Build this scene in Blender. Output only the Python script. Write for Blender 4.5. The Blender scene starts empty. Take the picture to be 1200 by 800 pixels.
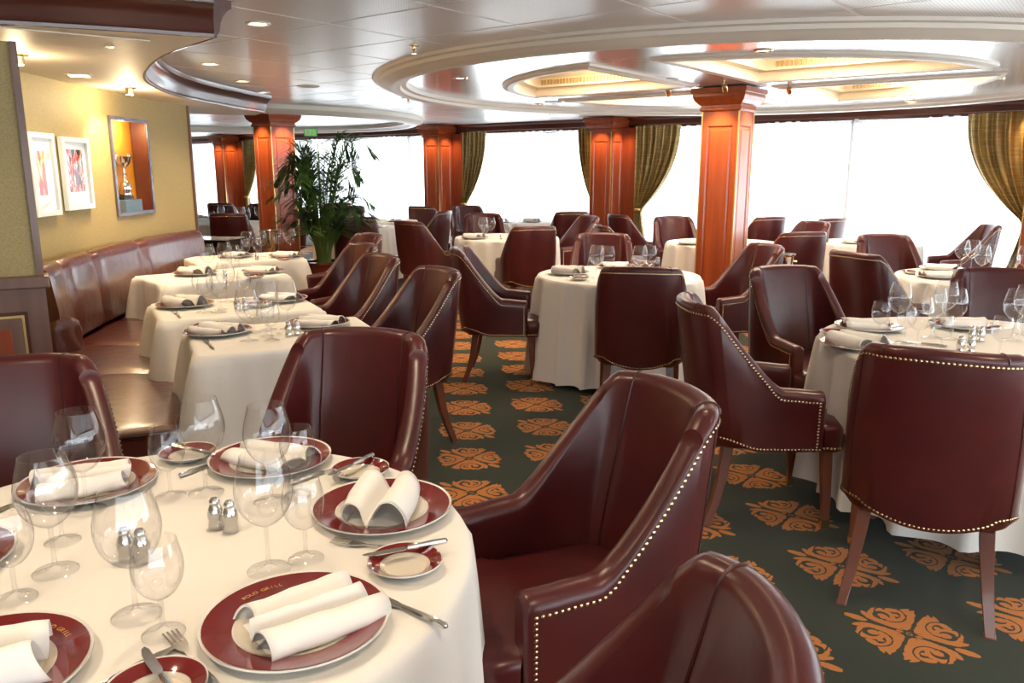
import bpy, math, random
from math import sin, cos, pi, radians, sqrt, atan2
from mathutils import Vector, Matrix
random.seed(7)
SC = bpy.context.scene
COL = SC.collection

# ------------------------------------------------------------------ camera, world, lights, exposure
cam_d = bpy.data.cameras.new('camera'); cam = bpy.data.objects.new('camera', cam_d); COL.objects.link(cam)
cam_d.sensor_width = 36.0; cam_d.lens = 36.0 * 940 / 1200
cam.location = (0, 0, 1.5); cam.rotation_euler = (radians(90) - math.atan(200 / 940.), 0, 0)
cam_d.clip_start = 0.05
SC.camera = cam
SC.view_settings.view_transform = 'Standard'; SC.view_settings.look = 'None'
SC.view_settings.gamma = 1.0; SC.view_settings.use_curve_mapping = False
SC.view_settings.exposure = 0.38
SC.cycles.use_denoising = True
SC.cycles.max_bounces = 8; SC.cycles.diffuse_bounces = 4; SC.cycles.transparent_max_bounces = 24
SC.cycles.sample_clamp_indirect = 4.0
SC.cycles.caustics_reflective = False; SC.cycles.caustics_refractive = False

wd = bpy.data.worlds.new('daylight'); SC.world = wd; wd.use_nodes = True
bg = wd.node_tree.nodes['Background']; bg.inputs[0].default_value = (0.86, 0.94, 1.0, 1); bg.inputs[1].default_value = 6.0

# the room follows a grid turned against the view: s runs along the window wall, d towards it
TH = radians(-37.4)
EX = (cos(TH), sin(TH)); NX = (-sin(TH), cos(TH))
def SD(s, d): return (s * EX[0] + d * NX[0], s * EX[1] + d * NX[1])
WALL_D = 10.6; CEIL = 2.25; S0, S1 = -21.0, 5.2; D0 = -3.2

def light(name, kind, loc, energy, color, **kw):
    l = bpy.data.lights.new(name, kind); l.energy = energy; l.color = color
    for k, v in kw.items():
        if k != 'rot': setattr(l, k, v)
    o = bpy.data.objects.new(name, l); COL.objects.link(o); o.location = loc
    if 'rot' in kw: o.rotation_euler = kw['rot']
    return o
WARM = (1.0, 0.78, 0.52)
SOFTW = (1.0, 0.86, 0.70)
# portals that guide sky light through the window wall
for i in range(4):
    s = S0 + (i + .5) * (S1 - S0) / 4
    x, y = SD(s, WALL_D - .02)
    p = light('daylight_portal', 'AREA', (x, y, 1.15), 1, (1, 1, 1), shape='RECTANGLE', size=(S1 - S0) / 4, size_y=2.1,
              rot=(radians(-90), 0, TH))
    p.data.cycles.is_portal = True
x, y = SD(S1 - .02, (WALL_D + D0) / 2)
p = light('daylight_portal', 'AREA', (x, y, 1.15), 1, (1, 1, 1), shape='RECTANGLE', size=WALL_D - D0, size_y=1.9, rot=(radians(-90), 0, TH - pi / 2))
p.data.cycles.is_portal = True

x, y = SD((S1 + .8) / 2, D0 + .02)
p = light('daylight_portal', 'AREA', (x, y, 1.2), 1, (1, 1, 1), shape='RECTANGLE', size=S1 - .8, size_y=1.8, rot=(radians(90), 0, TH))
p.data.cycles.is_portal = True

# ------------------------------------------------------------------ materials
def new_mat(name):
    m = bpy.data.materials.new(name); m.use_nodes = True
    return m, m.node_tree.nodes, m.node_tree.links, m.node_tree.nodes['Principled BSDF']
def setp(b, **k):
    for a, v in k.items(): b.inputs[a.replace('_', ' ')].default_value = v
def pbr(name, col, rough=.5, metal=0., spec=.5, coat=0., coat_r=.1, bump=None, var=None, trans=0.):
    m, N, L, b = new_mat(name)
    b.inputs['Base Color'].default_value = (*col, 1); b.inputs['Roughness'].default_value = rough
    b.inputs['Metallic'].default_value = metal; b.inputs['Specular IOR Level'].default_value = spec
    b.inputs['Coat Weight'].default_value = coat; b.inputs['Coat Roughness'].default_value = coat_r
    tc = N.new('ShaderNodeTexCoord')
    if bump:
        sc, st, dist = bump
        n = N.new('ShaderNodeTexNoise'); n.inputs['Scale'].default_value = sc; n.inputs['Detail'].default_value = 3
        L.new(tc.outputs['Object'], n.inputs['Vector'])
        bp = N.new('ShaderNodeBump'); bp.inputs['Strength'].default_value = st; bp.inputs['Distance'].default_value = dist
        L.new(n.outputs['Fac'], bp.inputs['Height']); L.new(bp.outputs['Normal'], b.inputs['Normal'])
    if var:
        sc, col2, lo, hi, stretch = var
        mp = N.new('ShaderNodeMapping'); mp.inputs['Scale'].default_value = stretch
        L.new(tc.outputs['Object'], mp.inputs['Vector'])
        n = N.new('ShaderNodeTexNoise'); n.inputs['Scale'].default_value = sc; n.inputs['Detail'].default_value = 4
        L.new(mp.outputs['Vector'], n.inputs['Vector'])
        r = N.new('ShaderNodeValToRGB'); r.color_ramp.elements[0].position = lo; r.color_ramp.elements[1].position = hi
        r.color_ramp.elements[0].color = (*col, 1); r.color_ramp.elements[1].color = (*col2, 1)
        L.new(n.outputs['Fac'], r.inputs['Fac']); L.new(r.outputs['Color'], b.inputs['Base Color'])
    return m
M = {}
M['leather'] = pbr('burgundy_leather', (.082, .0115, .0115), .33, spec=.42, coat=.10, coat_r=.18, bump=(9, .12, .02),
                   var=(5, (.056, .009, .010), .35, .7, (1, 1, 1)))
M['leather_bench'] = pbr('bench_leather', (.10, .020, .015), .28, spec=.5, coat=.8, coat_r=.2, bump=(14, .25, .02),
                         var=(4, (.075, .013, .011), .35, .7, (1, 1, 1)))
M['seam'] = pbr('leather_seam', (.05, .008, .008), .4)
M['nail'] = pbr('brass_nail', (.60, .45, .26), .25, metal=1)
M['brass'] = pbr('brass', (.80, .60, .32), .2, metal=1)
M['silver'] = pbr('silver', (.86, .84, .80), .12, metal=1)
M['steel'] = pbr('cutlery_steel', (.78, .75, .70), .16, metal=1)
M['chair_wood'] = pbr('chair_wood', (.17, .045, .018), .35, coat=.3, var=(6, (.11, .028, .012), .3, .7, (1, 1, .15)))
M['wood'] = pbr('mahogany', (.36, .070, .018), .30, coat=.4, coat_r=.12, var=(7, (.22, .042, .012), .3, .75, (3, 3, .2)))
M['wood_dark'] = pbr('dark_mahogany', (.10, .026, .016), .28, coat=.5, coat_r=.12, var=(6, (.065, .018, .012), .3, .75, (.3, 1, 1)))
M['wood_part'] = pbr('partition_wood', (.20, .105, .075), .42, coat=.2, var=(10, (.14, .07, .05), .3, .75, (2, 2, .15)))
M['gold_line'] = pbr('gilt_line', (.80, .55, .22), .3, metal=.8)
M['cloth'] = pbr('table_linen', (.84, .81, .76), .85, spec=.2, bump=(6, .25, .02))
M['napkin'] = pbr('napkin_linen', (.90, .88, .84), .8, spec=.2)
M['china'] = pbr('china_white', (.82, .80, .75), .12, spec=.5, coat=.5, coat_r=.05)
M['china_cream'] = pbr('china_cream', (.74, .68, .57), .14, coat=.5, coat_r=.05)
M['china_red'] = pbr('china_burgundy', (.17, .012, .010), .12, coat=.8, coat_r=.05)
M['gilt'] = pbr('gilt_print', (.80, .50, .15), .35, metal=.6)
M['ceil_ring'] = pbr('ceiling_satin_panel', (.74, .75, .76), .20, metal=.35, spec=.8, coat=.4, coat_r=.10, bump=(3, .06, .02))
M['mould'] = pbr('ceiling_moulding_paint', (.74, .70, .62), .45)
M['soffit'] = pbr('soffit_paint', (.86, .78, .64), .55)
M['cream'] = pbr('cream_paint', (.80, .72, .58), .5)
M['coffer'] = pbr('coffer_paint', (.86, .74, .54), .6)
M['black'] = pbr('black_lacquer', (.012, .012, .014), .25)
M['reflection_top'] = pbr('painted_reflection', (.75, .77, .78), .15)  # white reflection on the black slab, put into the top's colour
M['picture_frame'] = pbr('white_frame', (.80, .84, .84), .35)
M['picture_mat'] = pbr('picture_mount', (.84, .84, .82), .6)
M['niche_back'] = pbr('niche_ochre', (.80, .33, .03), .45)
M['mirror_edge'] = pbr('niche_trim', (.16, .14, .17), .25, metal=.6)
M['blue'] = pbr('blue_plinth', (.10, .17, .24), .45)
M['pot'] = pbr('glazed_pot', (.12, .016, .012), .12, coat=.8)
M['soil'] = pbr('soil', (.03, .02, .012), .9)
M['leaf'] = pbr('palm_leaf', (.018, .06, .012), .45, var=(3, (.06, .12, .02), .35, .7, (1, 1, 1)))
M['stem'] = pbr('palm_stem', (.10, .17, .04), .5)
M['frame_white'] = pbr('window_frame_paint', (.78, .80, .80), .4)
M['green_sign'] = pbr('exit_green', (.02, .35, .08), .4)
M['plaster'] = pbr('plain_wall', (.55, .44, .30), .7)
M['grille'] = pbr('grille_brass', (.55, .38, .16), .35, metal=.7)
M['ice'] = pbr('bucket_liner', (.6, .6, .6), .3)
M['vent'] = pbr('ceiling_disc', (.55, .55, .55), .5)

def mix_shader(name, build):
    m = bpy.data.materials.new(name); m.use_nodes = True; nt = m.node_tree
    for n in list(nt.nodes): nt.nodes.remove(n)
    out = nt.nodes.new('ShaderNodeOutputMaterial'); s = build(nt.nodes, nt.links); nt.links.new(s, out.inputs['Surface'])
    return m
def b_glass(N, L):
    lw = N.new('ShaderNodeLayerWeight'); lw.inputs[0].default_value = .5
    pw = N.new('ShaderNodeMath'); pw.operation = 'POWER'; L.new(lw.outputs['Facing'], pw.inputs[0]); pw.inputs[1].default_value = 3.5
    fr = N.new('ShaderNodeMath'); fr.operation = 'MULTIPLY_ADD'; L.new(pw.outputs[0], fr.inputs[0]); fr.inputs[1].default_value = .80; fr.inputs[2].default_value = .085
    t = N.new('ShaderNodeBsdfTransparent'); t.inputs[0].default_value = (.992, .994, .994, 1)
    g = N.new('ShaderNodeBsdfGlossy'); g.inputs['Roughness'].default_value = .0
    m = N.new('ShaderNodeMixShader'); L.new(fr.outputs[0], m.inputs[0]); L.new(t.outputs[0], m.inputs[1]); L.new(g.outputs[0], m.inputs[2])
    return m.outputs[0]
M['glass'] = mix_shader('thin_glass', b_glass)
M['glazing'] = mix_shader('anti_reflective_glazing', b_glass)
for n_ in M['glazing'].node_tree.nodes:
    if n_.type == 'MATH' and n_.operation == 'MULTIPLY_ADD': n_.inputs[1].default_value = .30; n_.inputs[2].default_value = .010
def b_sheer(N, L):
    t = N.new('ShaderNodeBsdfTransparent'); t.inputs[0].default_value = (1, 1, 1, 1)
    w = N.new('ShaderNodeBsdfTranslucent'); w.inputs[0].default_value = (.93, .95, .96, 1)
    d = N.new('ShaderNodeBsdfDiffuse'); d.inputs[0].default_value = (.85, .87, .88, 1)
    a = N.new('ShaderNodeMixShader'); a.inputs[0].default_value = .3; L.new(w.outputs[0], a.inputs[1]); L.new(d.outputs[0], a.inputs[2])
    m = N.new('ShaderNodeMixShader'); m.inputs[0].default_value = .5; L.new(t.outputs[0], m.inputs[1]); L.new(a.outputs[0], m.inputs[2])
    return m.outputs[0]
M['sheer'] = mix_shader('sheer_voile', b_sheer)
def emis(name, col, st):
    def f(N, L):
        e = N.new('ShaderNodeEmission'); e.inputs[0].default_value = (*col, 1); e.inputs[1].default_value = st; return e.outputs[0]
    return mix_shader(name, f)
M['lamp'] = emis('lamp_glow', (1.0, .86, .62), 9)
M['lamp_hot'] = emis('lamp_glow_strong', (1.0, .84, .55), 60)
M['exit_glow'] = emis('exit_sign_face', (.25, .75, .18), .5)

# drape: gold-green satin with vertical shimmer
m, N, L, b = new_mat('gold_drape'); tc = N.new('ShaderNodeTexCoord')
mp = N.new('ShaderNodeMapping'); mp.inputs['Scale'].default_value = (2.5, 2.5, 60); L.new(tc.outputs['Object'], mp.inputs['Vector'])
n1 = N.new('ShaderNodeTexNoise'); n1.inputs['Scale'].default_value = 2; L.new(mp.outputs[0], n1.inputs['Vector'])
r = N.new('ShaderNodeValToRGB'); r.color_ramp.elements[0].position = .35; r.color_ramp.elements[1].position = .65
r.color_ramp.elements[0].color = (.22, .16, .055, 1); r.color_ramp.elements[1].color = (.46, .31, .10, 1)
L.new(n1.outputs['Fac'], r.inputs['Fac']); L.new(r.outputs[0], b.inputs['Base Color']); setp(b, Roughness=.38, Metallic=.25); M['drape'] = m

# gold woven wall covering
m, N, L, b = new_mat('gold_wallcovering'); tc = N.new('ShaderNodeTexCoord')
n1 = N.new('ShaderNodeTexNoise'); n1.inputs['Scale'].default_value = 140; L.new(tc.outputs['Object'], n1.inputs['Vector'])
r = N.new('ShaderNodeValToRGB'); r.color_ramp.elements[0].position = .3; r.color_ramp.elements[1].position = .7
r.color_ramp.elements[0].color = (.33, .25, .10, 1); r.color_ramp.elements[1].color = (.44, .34, .145, 1)
L.new(n1.outputs['Fac'], r.inputs['Fac']); L.new(r.outputs[0], b.inputs['Base Color'])
bp = N.new('ShaderNodeBump'); bp.inputs['Strength'].default_value = .15; bp.inputs['Distance'].default_value = .004
L.new(n1.outputs['Fac'], bp.inputs['Height']); L.new(bp.outputs[0], b.inputs['Normal']); setp(b, Roughness=.6); M['gold_wall'] = m

# perforated ceiling tile
m, N, L, b = new_mat('perforated_ceiling_tile'); tc = N.new('ShaderNodeTexCoord')
mp = N.new('ShaderNodeMapping'); mp.inputs['Scale'].default_value = (62, 62, 62); L.new(tc.outputs['Object'], mp.inputs['Vector'])
v = N.new('ShaderNodeTexVoronoi'); v.inputs['Scale'].default_value = 1; v.inputs['Randomness'].default_value = 0; L.new(mp.outputs[0], v.inputs['Vector'])
r = N.new('ShaderNodeValToRGB'); r.color_ramp.elements[0].position = .24; r.color_ramp.elements[1].position = .34
r.color_ramp.elements[0].color = (.54, .545, .54, 1); r.color_ramp.elements[1].color = (.83, .84, .83, 1)
L.new(v.outputs['Distance'], r.inputs['Fac']); L.new(r.outputs[0], b.inputs['Base Color'])
setp(b, Roughness=.34, Specular_IOR_Level=.6, Coat_Weight=.25, Coat_Roughness=.2); M['tile'] = m

# abstract prints
def art(name, cols, scale, seed, stretch):
    m, N, L, b = new_mat(name); tc = N.new('ShaderNodeTexCoord')
    mp = N.new('ShaderNodeMapping'); mp.inputs['Scale'].default_value = stretch; mp.inputs['Location'].default_value = (seed, seed * 2, seed * 3)
    L.new(tc.outputs['Object'], mp.inputs['Vector'])
    n = N.new('ShaderNodeTexNoise'); n.inputs['Scale'].default_value = scale; n.inputs['Detail'].default_value = 3; n.inputs['Distortion'].default_value = .8
    L.new(mp.outputs[0], n.inputs['Vector']); r = N.new('ShaderNodeValToRGB'); r.color_ramp.interpolation = 'CONSTANT'
    els = r.color_ramp.elements
    els[0].position = 0; els[0].color = (*cols[0], 1); els[1].position = .46; els[1].color = (*cols[1], 1)
    for p, c in zip((.52, .57, .64), cols[2:]):
        e = els.new(p); e.color = (*c, 1)
    L.new(n.outputs['Fac'], r.inputs['Fac']); L.new(r.outputs[0], b.inputs['Base Color']); setp(b, Roughness=.6, Specular_IOR_Level=.2); return m
M['art1'] = art('abstract_print_red_white', [(.5, .05, .02), (.75, .12, .04), (.80, .50, .12), (.8, .78, .74), (.05, .04, .04)], 3.0, 1.3, (6, 6, 1.8))
M['art2'] = art('abstract_print_strokes', [(.04, .04, .05), (.62, .05, .05), (.8, .78, .75), (.75, .12, .06), (.62, .6, .6)], 4.0, 4.1, (8, 8, 2.2))

# carpet: green pile with a lattice of orange scrollwork motifs (flat woven print)
class X:
    nt = None
    def __init__(s, v): s.v = v
    @staticmethod
    def op(kind, *a):
        n = X.nt.nodes.new('ShaderNodeMath'); n.operation = kind
        for i, q in enumerate(a):
            if isinstance(q, X): X.nt.links.new(q.v, n.inputs[i])
            else: n.inputs[i].default_value = q
        return X(n.outputs[0])
    def __add__(s, o): return X.op('ADD', s, o)
    def __radd__(s, o): return X.op('ADD', s, o)
    def __sub__(s, o): return X.op('SUBTRACT', s, o)
    def __rsub__(s, o): return X.op('SUBTRACT', o, s)
    def __mul__(s, o): return X.op('MULTIPLY', s, o)
    def __rmul__(s, o): return X.op('MULTIPLY', s, o)
    def __neg__(s): return X.op('MULTIPLY', s, -1.0)
def xabs(a): return X.op('ABSOLUTE', a)
def xmax(a, *r):
    for q in r: a = X.op('MAXIMUM', a, q)
    return a
def xmin(a, b): return X.op('MINIMUM', a, b)
m, N, L, b = new_mat('carpet_green_orange_scrolls'); X.nt = m.node_tree
tc = N.new('ShaderNodeTexCoord'); sp = N.new('ShaderNodeSeparateXYZ')
nz0 = N.new('ShaderNodeTexNoise'); nz0.inputs['Scale'].default_value = 90; L.new(tc.outputs['Object'], nz0.inputs['Vector'])
L.new(tc.outputs['Object'], sp.inputs[0])
px_, py_ = X(sp.outputs[0]), X(sp.outputs[1])
wob = (X(nz0.outputs['Fac']) - .5) * .008
TA = radians(-38.3); U_, V_ = .640, .690
s_ = px_ * cos(TA) + py_ * sin(TA) + wob; d_ = py_ * cos(TA) - px_ * sin(TA) + wob
MP = (-.340, 5.463); s0 = MP[0] * cos(TA) + MP[1] * sin(TA); d0 = MP[1] * cos(TA) - MP[0] * sin(TA)
a_ = (s_ - s0) * (1 / U_); b_ = (d_ - d0) * (1 / V_)
def fr(q): return X.op('FLOORED_MODULO', q + .5, 1.0) - .5
fa, fb = xabs(fr(a_)), xabs(fr(b_)); ga, gb = xabs(fr(a_ + .5)), xabs(fr(b_ + .5))
sel = X.op('LESS_THAN', fa + fb, .5)
x = (ga + (fa - ga) * sel) * U_; y = (gb + (fb - gb) * sel) * V_
def ell(cx, cy, rx, ry, ang=0.):
    c, s = cos(radians(ang)), sin(radians(ang)); dx, dy = x - cx, y - cy
    u = (dx * c + dy * s) * (1 / rx); w = (dy * c - dx * s) * (1 / ry)
    return (1.0 - (u * u + w * w)) * min(rx, ry)
def ring(cx, cy, r, w):
    dx, dy = x - cx, y - cy
    return w - xabs(X.op('SQRT', dx * dx + dy * dy) - r)
body = xmin(ell(.047, .080, .041, .066, 6), -ell(.074, .092, .024, .028, 20))
mot = xmax(body, ell(.027, .062, .019, .046, -14), ell(.034, .128, .024, .026, 10), ring(.104, .064, .036, .0085), ell(.097, .062, .019, .015, 20), ell(.082, .122, .026, .012, -20),
           ell(.030, .140, .008, .026, 20), ell(.050, .150, .020, .006, -50), ell(.172, .0, .038, .0155), ell(.150, .040, .022, .010, 40),
           ell(.085, .019, .064, .0105, 5), ell(.128, .098, .022, .009, -35), ell(.0, .0, .011, .009), ell(.030, .0, .011, .005), ell(.065, .095, .011, .009))
core = xmin(xmin(-ell(.0, .0, .007, .006), -ring(.082, .090, .050, .0028)), xmax(x - .0045, ell(.0, .0, .011, .009)))
mask = X.op('MULTIPLY', X.op('GREATER_THAN', xmin(mot, core), .0), 1.0)
nz = N.new('ShaderNodeTexNoise'); nz.inputs['Scale'].default_value = 420; L.new(tc.outputs['Object'], nz.inputs['Vector'])
nl = N.new('ShaderNodeTexNoise'); nl.inputs['Scale'].default_value = 2.2; L.new(tc.outputs['Object'], nl.inputs['Vector'])
def ramp(f, c1, c2, lo=.3, hi=.7):
    r = N.new('ShaderNodeValToRGB'); r.color_ramp.elements[0].position = lo; r.color_ramp.elements[1].position = hi
    r.color_ramp.elements[0].color = (*c1, 1); r.color_ramp.elements[1].color = (*c2, 1); L.new(f, r.inputs[0]); return r.outputs[0]
cg = ramp(nz.outputs['Fac'], (.010, .016, .007), (.028, .037, .016)); co = ramp(nz.outputs['Fac'], (.42, .135, .018), (.62, .23, .040))
mx = N.new('ShaderNodeMix'); mx.data_type = 'RGBA'; L.new(mask.v, mx.inputs[0]); L.new(cg, mx.inputs[6]); L.new(co, mx.inputs[7])
L.new(mx.outputs[2], b.inputs['Base Color']); setp(b, Roughness=.95, Specular_IOR_Level=.1, Sheen_Weight=.2)
bp = N.new('ShaderNodeBump'); bp.inputs['Strength'].default_value = .5; bp.inputs['Distance'].default_value = .004
L.new(nz.outputs['Fac'], bp.inputs['Height']); L.new(bp.outputs[0], b.inputs['Normal']); M['carpet'] = m

# ------------------------------------------------------------------ mesh helpers
class G:
    """collects vertices and faces"""
    def __init__(s): s.v = []; s.f = []
    def add(s, vs, fs):
        o = len(s.v); s.v += [tuple(q) for q in vs]; s.f += [tuple(i + o for i in f) for f in fs]; return s
    def box(s, c, h, rot=0., top=1.0):
        cx, cy, cz = c; hx, hy, hz = h; vs = []
        for k, z in ((1., -hz), (top, hz)):
            for sx, sy in ((-1, -1), (1, -1), (1, 1), (-1, 1)):
                X_, Y_ = sx * hx * k, sy * hy * k
                vs.append((cx + X_ * cos(rot) - Y_ * sin(rot), cy + X_ * sin(rot) + Y_ * cos(rot), cz + z))
        return s.add(vs, [(3, 2, 1, 0), (4, 5, 6, 7), (0, 1, 5, 4), (1, 2, 6, 5), (2, 3, 7, 6), (3, 0, 4, 7)])
    def grid(s, rows, closed_u=False, closed_v=False, flip=False):
        nr, nc = len(rows), len(rows[0]); vs = [p for r in rows for p in r]; fs = []
        for i in range(nr - (0 if closed_v else 1)):
            for j in range(nc - (0 if closed_u else 1)):
                a, b_, c, d = i * nc + j, i * nc + (j + 1) % nc, ((i + 1) % nr) * nc + (j + 1) % nc, ((i + 1) % nr) * nc + j
                fs.append((a, d, c, b_) if flip else (a, b_, c, d))
        return s.add(vs, fs)
    def lathe(s, prof, seg=24, c=(0, 0, 0), a0=0.):
        rows = [[(c[0] + r * cos(a0 + 2 * pi * k / seg), c[1] + r * sin(a0 + 2 * pi * k / seg), c[2] + z) for k in range(seg)] for r, z in prof]
        return s.grid(rows, closed_u=True)
    def tube(s, pts, r, seg=6, cap=True):
        pts = [Vector(p) for p in pts]; n = len(pts); rr = r if isinstance(r, (list, tuple)) else [r] * n; rows = []
        t0 = (pts[1] - pts[0]).normalized(); up = Vector((0, 0, 1)) if abs(t0.z) < .9 else Vector((1, 0, 0))
        nrm = (up - t0 * up.dot(t0)).normalized()
        for i, p in enumerate(pts):
            t = (pts[min(i + 1, n - 1)] - pts[max(i - 1, 0)]).normalized()
            nrm = (nrm - t * nrm.dot(t)).normalized(); bi = t.cross(nrm)
            rows.append([p + (nrm * cos(2 * pi * k / seg) + bi * sin(2 * pi * k / seg)) * rr[i] for k in range(seg)])
        o = len(s.v); s.grid(rows, closed_u=True)
        if cap: s.f.append(tuple(o + k for k in range(seg))[::-1]); s.f.append(tuple(o + (n - 1) * seg + k for k in range(seg)))
        return s
    def poly(s, pts2, z0, z1):
        n = len(pts2)
        return s.add([(p[0], p[1], z0) for p in pts2] + [(p[0], p[1], z1) for p in pts2],
                     [tuple(range(n))[::-1], tuple(range(n, 2 * n))] + [(i, (i + 1) % n, n + (i + 1) % n, n + i) for i in range(n)])
    def xf(s, mat):
        s.v = [tuple(mat @ Vector(q)) for q in s.v]; return s
    def mesh(s, name, mat, smooth=True, sharp=40):
        me = bpy.data.meshes.new(name); me.from_pydata(s.v, [], s.f); me.materials.append(M[mat] if isinstance(mat, str) else mat)
        if smooth:
            me.polygons.foreach_set('use_smooth', [True] * len(me.polygons))
            if sharp: me.set_sharp_from_angle(angle=radians(sharp))
        me.update(); return me
    def obj(s, name, mat, parent=None, smooth=True, sharp=40, bevel=0.):
        o = bpy.data.objects.new(name, s.mesh(name, mat, smooth, sharp)); COL.objects.link(o)
        if parent: o.parent = parent
        if bevel:
            bm_ = o.modifiers.new('bevel', 'BEVEL'); bm_.width = bevel; bm_.segments = 2; bm_.limit_method = 'ANGLE'; bm_.angle_limit = radians(40)
        return o
def tag(o, label=None, cat=None, group=None, kind=None):
    if label: o['label'] = label
    if cat: o['category'] = cat
    if group: o['group'] = group
    if kind: o['kind'] = kind
    return o
def thing(name, label, cat, loc=(0, 0, 0), rz=0., group=None):
    o = bpy.data.objects.new(name, None); COL.objects.link(o); o.location = loc; o.rotation_euler = (0, 0, rz); o.empty_display_size = .1
    return tag(o, label, cat, group)
def dup(o, loc=None, rz=None, label=None, group=None, parent=None):
    c = o.copy(); COL.objects.link(c)
    if parent: c.parent = parent
    if loc is not None: c.location = loc
    if rz is not None: c.rotation_euler = (0, 0, rz)
    if label: c['label'] = label
    if group: c['group'] = group
    elif group is None and parent is None and 'group' in c.keys(): del c['group']
    for ch in list(o.children): dup(ch, parent=c)
    return c
def interp(tab, x):
    if x <= tab[0][0]: return tab[0][1]
    for (a, p), (b_, q) in zip(tab, tab[1:]):
        if x <= b_: return p + (q - p) * (x - a) / (b_ - a)
    return tab[-1][1]
def smooth01(t): t = max(0., min(1., t)); return t * t * (3 - 2 * t)
def catmull(P, n):
    out = []; k = len(P) - 1
    for i in range(n + 1):
        u = i / n * k; j = min(int(u), k - 1); t = u - j
        p0, p1, p2, p3 = Vector(P[max(j - 1, 0)]), Vector(P[j]), Vector(P[j + 1]), Vector(P[min(j + 2, k)])
        out.append(.5 * ((2 * p1) + (-p0 + p2) * t + (2 * p0 - 5 * p1 + 4 * p2 - p3) * t * t + (-p0 + 3 * p1 - 3 * p2 + p3) * t ** 3))
    return out
def resample(P, n):
    L_ = [0.]
    for a, b2 in zip(P, P[1:]): L_.append(L_[-1] + (b2 - a).length)
    out = []
    for i in range(n + 1):
        t = L_[-1] * i / n; j = 0
        while j < len(P) - 2 and L_[j + 1] < t: j += 1
        seg = L_[j + 1] - L_[j] or 1e-9; out.append(P[j].lerp(P[j + 1], (t - L_[j]) / seg))
    return out

# ------------------------------------------------------------------ the setting
fl = G().poly([SD(S0, D0), SD(S1, D0), SD(S1, WALL_D + .5), SD(S0, WALL_D + .5)], -.06, 0.).obj('floor', 'carpet', smooth=False); tag(fl, kind='structure')
RC = SD(-2.92, 7.06); RR_OUT, RR_IN, CR = 3.12, 2.86, 1.97      # ceiling ring centre and radii
R2C = (-4.1, 12.0); R2R = 2.75
ce = G().poly([SD(S0, D0), SD(S1, D0), SD(S1, WALL_D + .5), SD(S0, WALL_D + .5)], 2.50, 2.56).obj('ceiling', 'cream', smooth=False); tag(ce, kind='structure')
TS, TD = .755, .63
tile_me = G().box((0, 0, .0035), (TS / 2 - .010, TD / 2 - .010, .0035)).obj('ceiling_tile', 'tile', ce, smooth=False)
far = G()
first = True
for i in range(-28, 12):
    for j in range(-6, 18):
        s, d = -2.70 - TS / 2 + i * TS, 2.93 + TD / 2 + j * TD
        if s < S0 or s > S1 or d < D0 or d > WALL_D - .1: continue
        x_, y_ = SD(s, d)
        r1 = sqrt((x_ - RC[0]) ** 2 + (y_ - RC[1]) ** 2)
        if r1 < 2.75: continue
        vis = 2.4 < y_ < 15 and abs(x_) < y_ * .68 + .5
        if vis:
            if first: t = tile_me; first = False
            else: t = dup(tile_me, parent=ce)
            t.location = (x_, y_, CEIL); t.rotation_euler = (0, 0, TH)
        else:
            far.box((x_, y_, CEIL + .0075), (TS / 2 - .005, TD / 2 - .005, .0075), TH)
tag(far.obj('distant_ceiling_tiles', 'tile', ce, smooth=False), kind='stuff')

jb = G()
for k in range(48):
    t1, t2 = 2 * pi * k / 48, 2 * pi * (k + 1) / 48
    jb.add([(RC[0] + r * cos(t), RC[1] + r * sin(t), 2.2515) for r, t in ((2.95, t1), (2.95, t2), (30, t2), (30, t1))], [(0, 1, 2, 3)])
M['joint'] = pbr('joint_paint', (.92, .92, .91), .4)
jb.obj('joint_strips', 'joint', ce, smooth=False)
# main ring moulding, smooth inner disc with four coffers
def revolve(prof, c, seg=96):
    return G().lathe(prof, seg, (c[0], c[1], 0))
rm = revolve([(3.16, 2.252), (3.15, 2.232), (3.11, 2.228), (3.10, 2.205), (3.06, 2.195), (3.02, 2.170), (2.97, 2.165), (2.93, 2.175), (2.92, 2.200), (2.88, 2.205), (2.86, 2.236)], RC).obj('trim_1', 'mould'); tag(rm, kind='structure')
rm2 = revolve([(R2R + .05, 2.252), (R2R + .04, 2.20), (R2R, 2.18), (R2R - .06, 2.15), (R2R - .14, 2.15), (R2R - .17, 2.18), (R2R - .22, 2.19), (R2R - .24, 2.245)], R2C).obj('trim_2', 'mould'); tag(rm2, kind='structure')
GP = .32
a0 = math.asin(GP / CR)
def sector(inset, qs, qd, nseg=20):
    """outline of one coffer (quarter disc), inset inwards"""
    k = GP + inset; R = CR - inset; aa = math.asin(k / R); pts = [(k, k)]
    for q in range(nseg + 1):
        t = aa + (pi / 2 - 2 * aa) * q / nseg; pts.append((R * cos(t), R * sin(t)))
    if qs * qd < 0: pts = pts[::-1]
    out = []
    for p in pts:
        X_, Y_ = SD(p[0] * qs, p[1] * qd); out.append((RC[0] + X_, RC[1] + Y_))
    return out
disc = G(); ZD = 2.236
def rp(s, d, z=ZD):
    X_, Y_ = SD(s, d); return (RC[0] + X_, RC[1] + Y_, z)
for k in range(96):
    t1, t2 = 2 * pi * k / 96, 2 * pi * (k + 1) / 96
    disc.add([rp(CR * cos(t1), CR * sin(t1)), rp(CR * cos(t2), CR * sin(t2)), rp(2.9 * cos(t2), 2.9 * sin(t2)), rp(2.9 * cos(t1), 2.9 * sin(t1))], [(0, 1, 2, 3)])
xk = CR * cos(a0) - .0
disc.add([rp(-GP, -GP), rp(GP, -GP), rp(GP, GP), rp(-GP, GP)], [(0, 1, 2, 3)])
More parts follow.
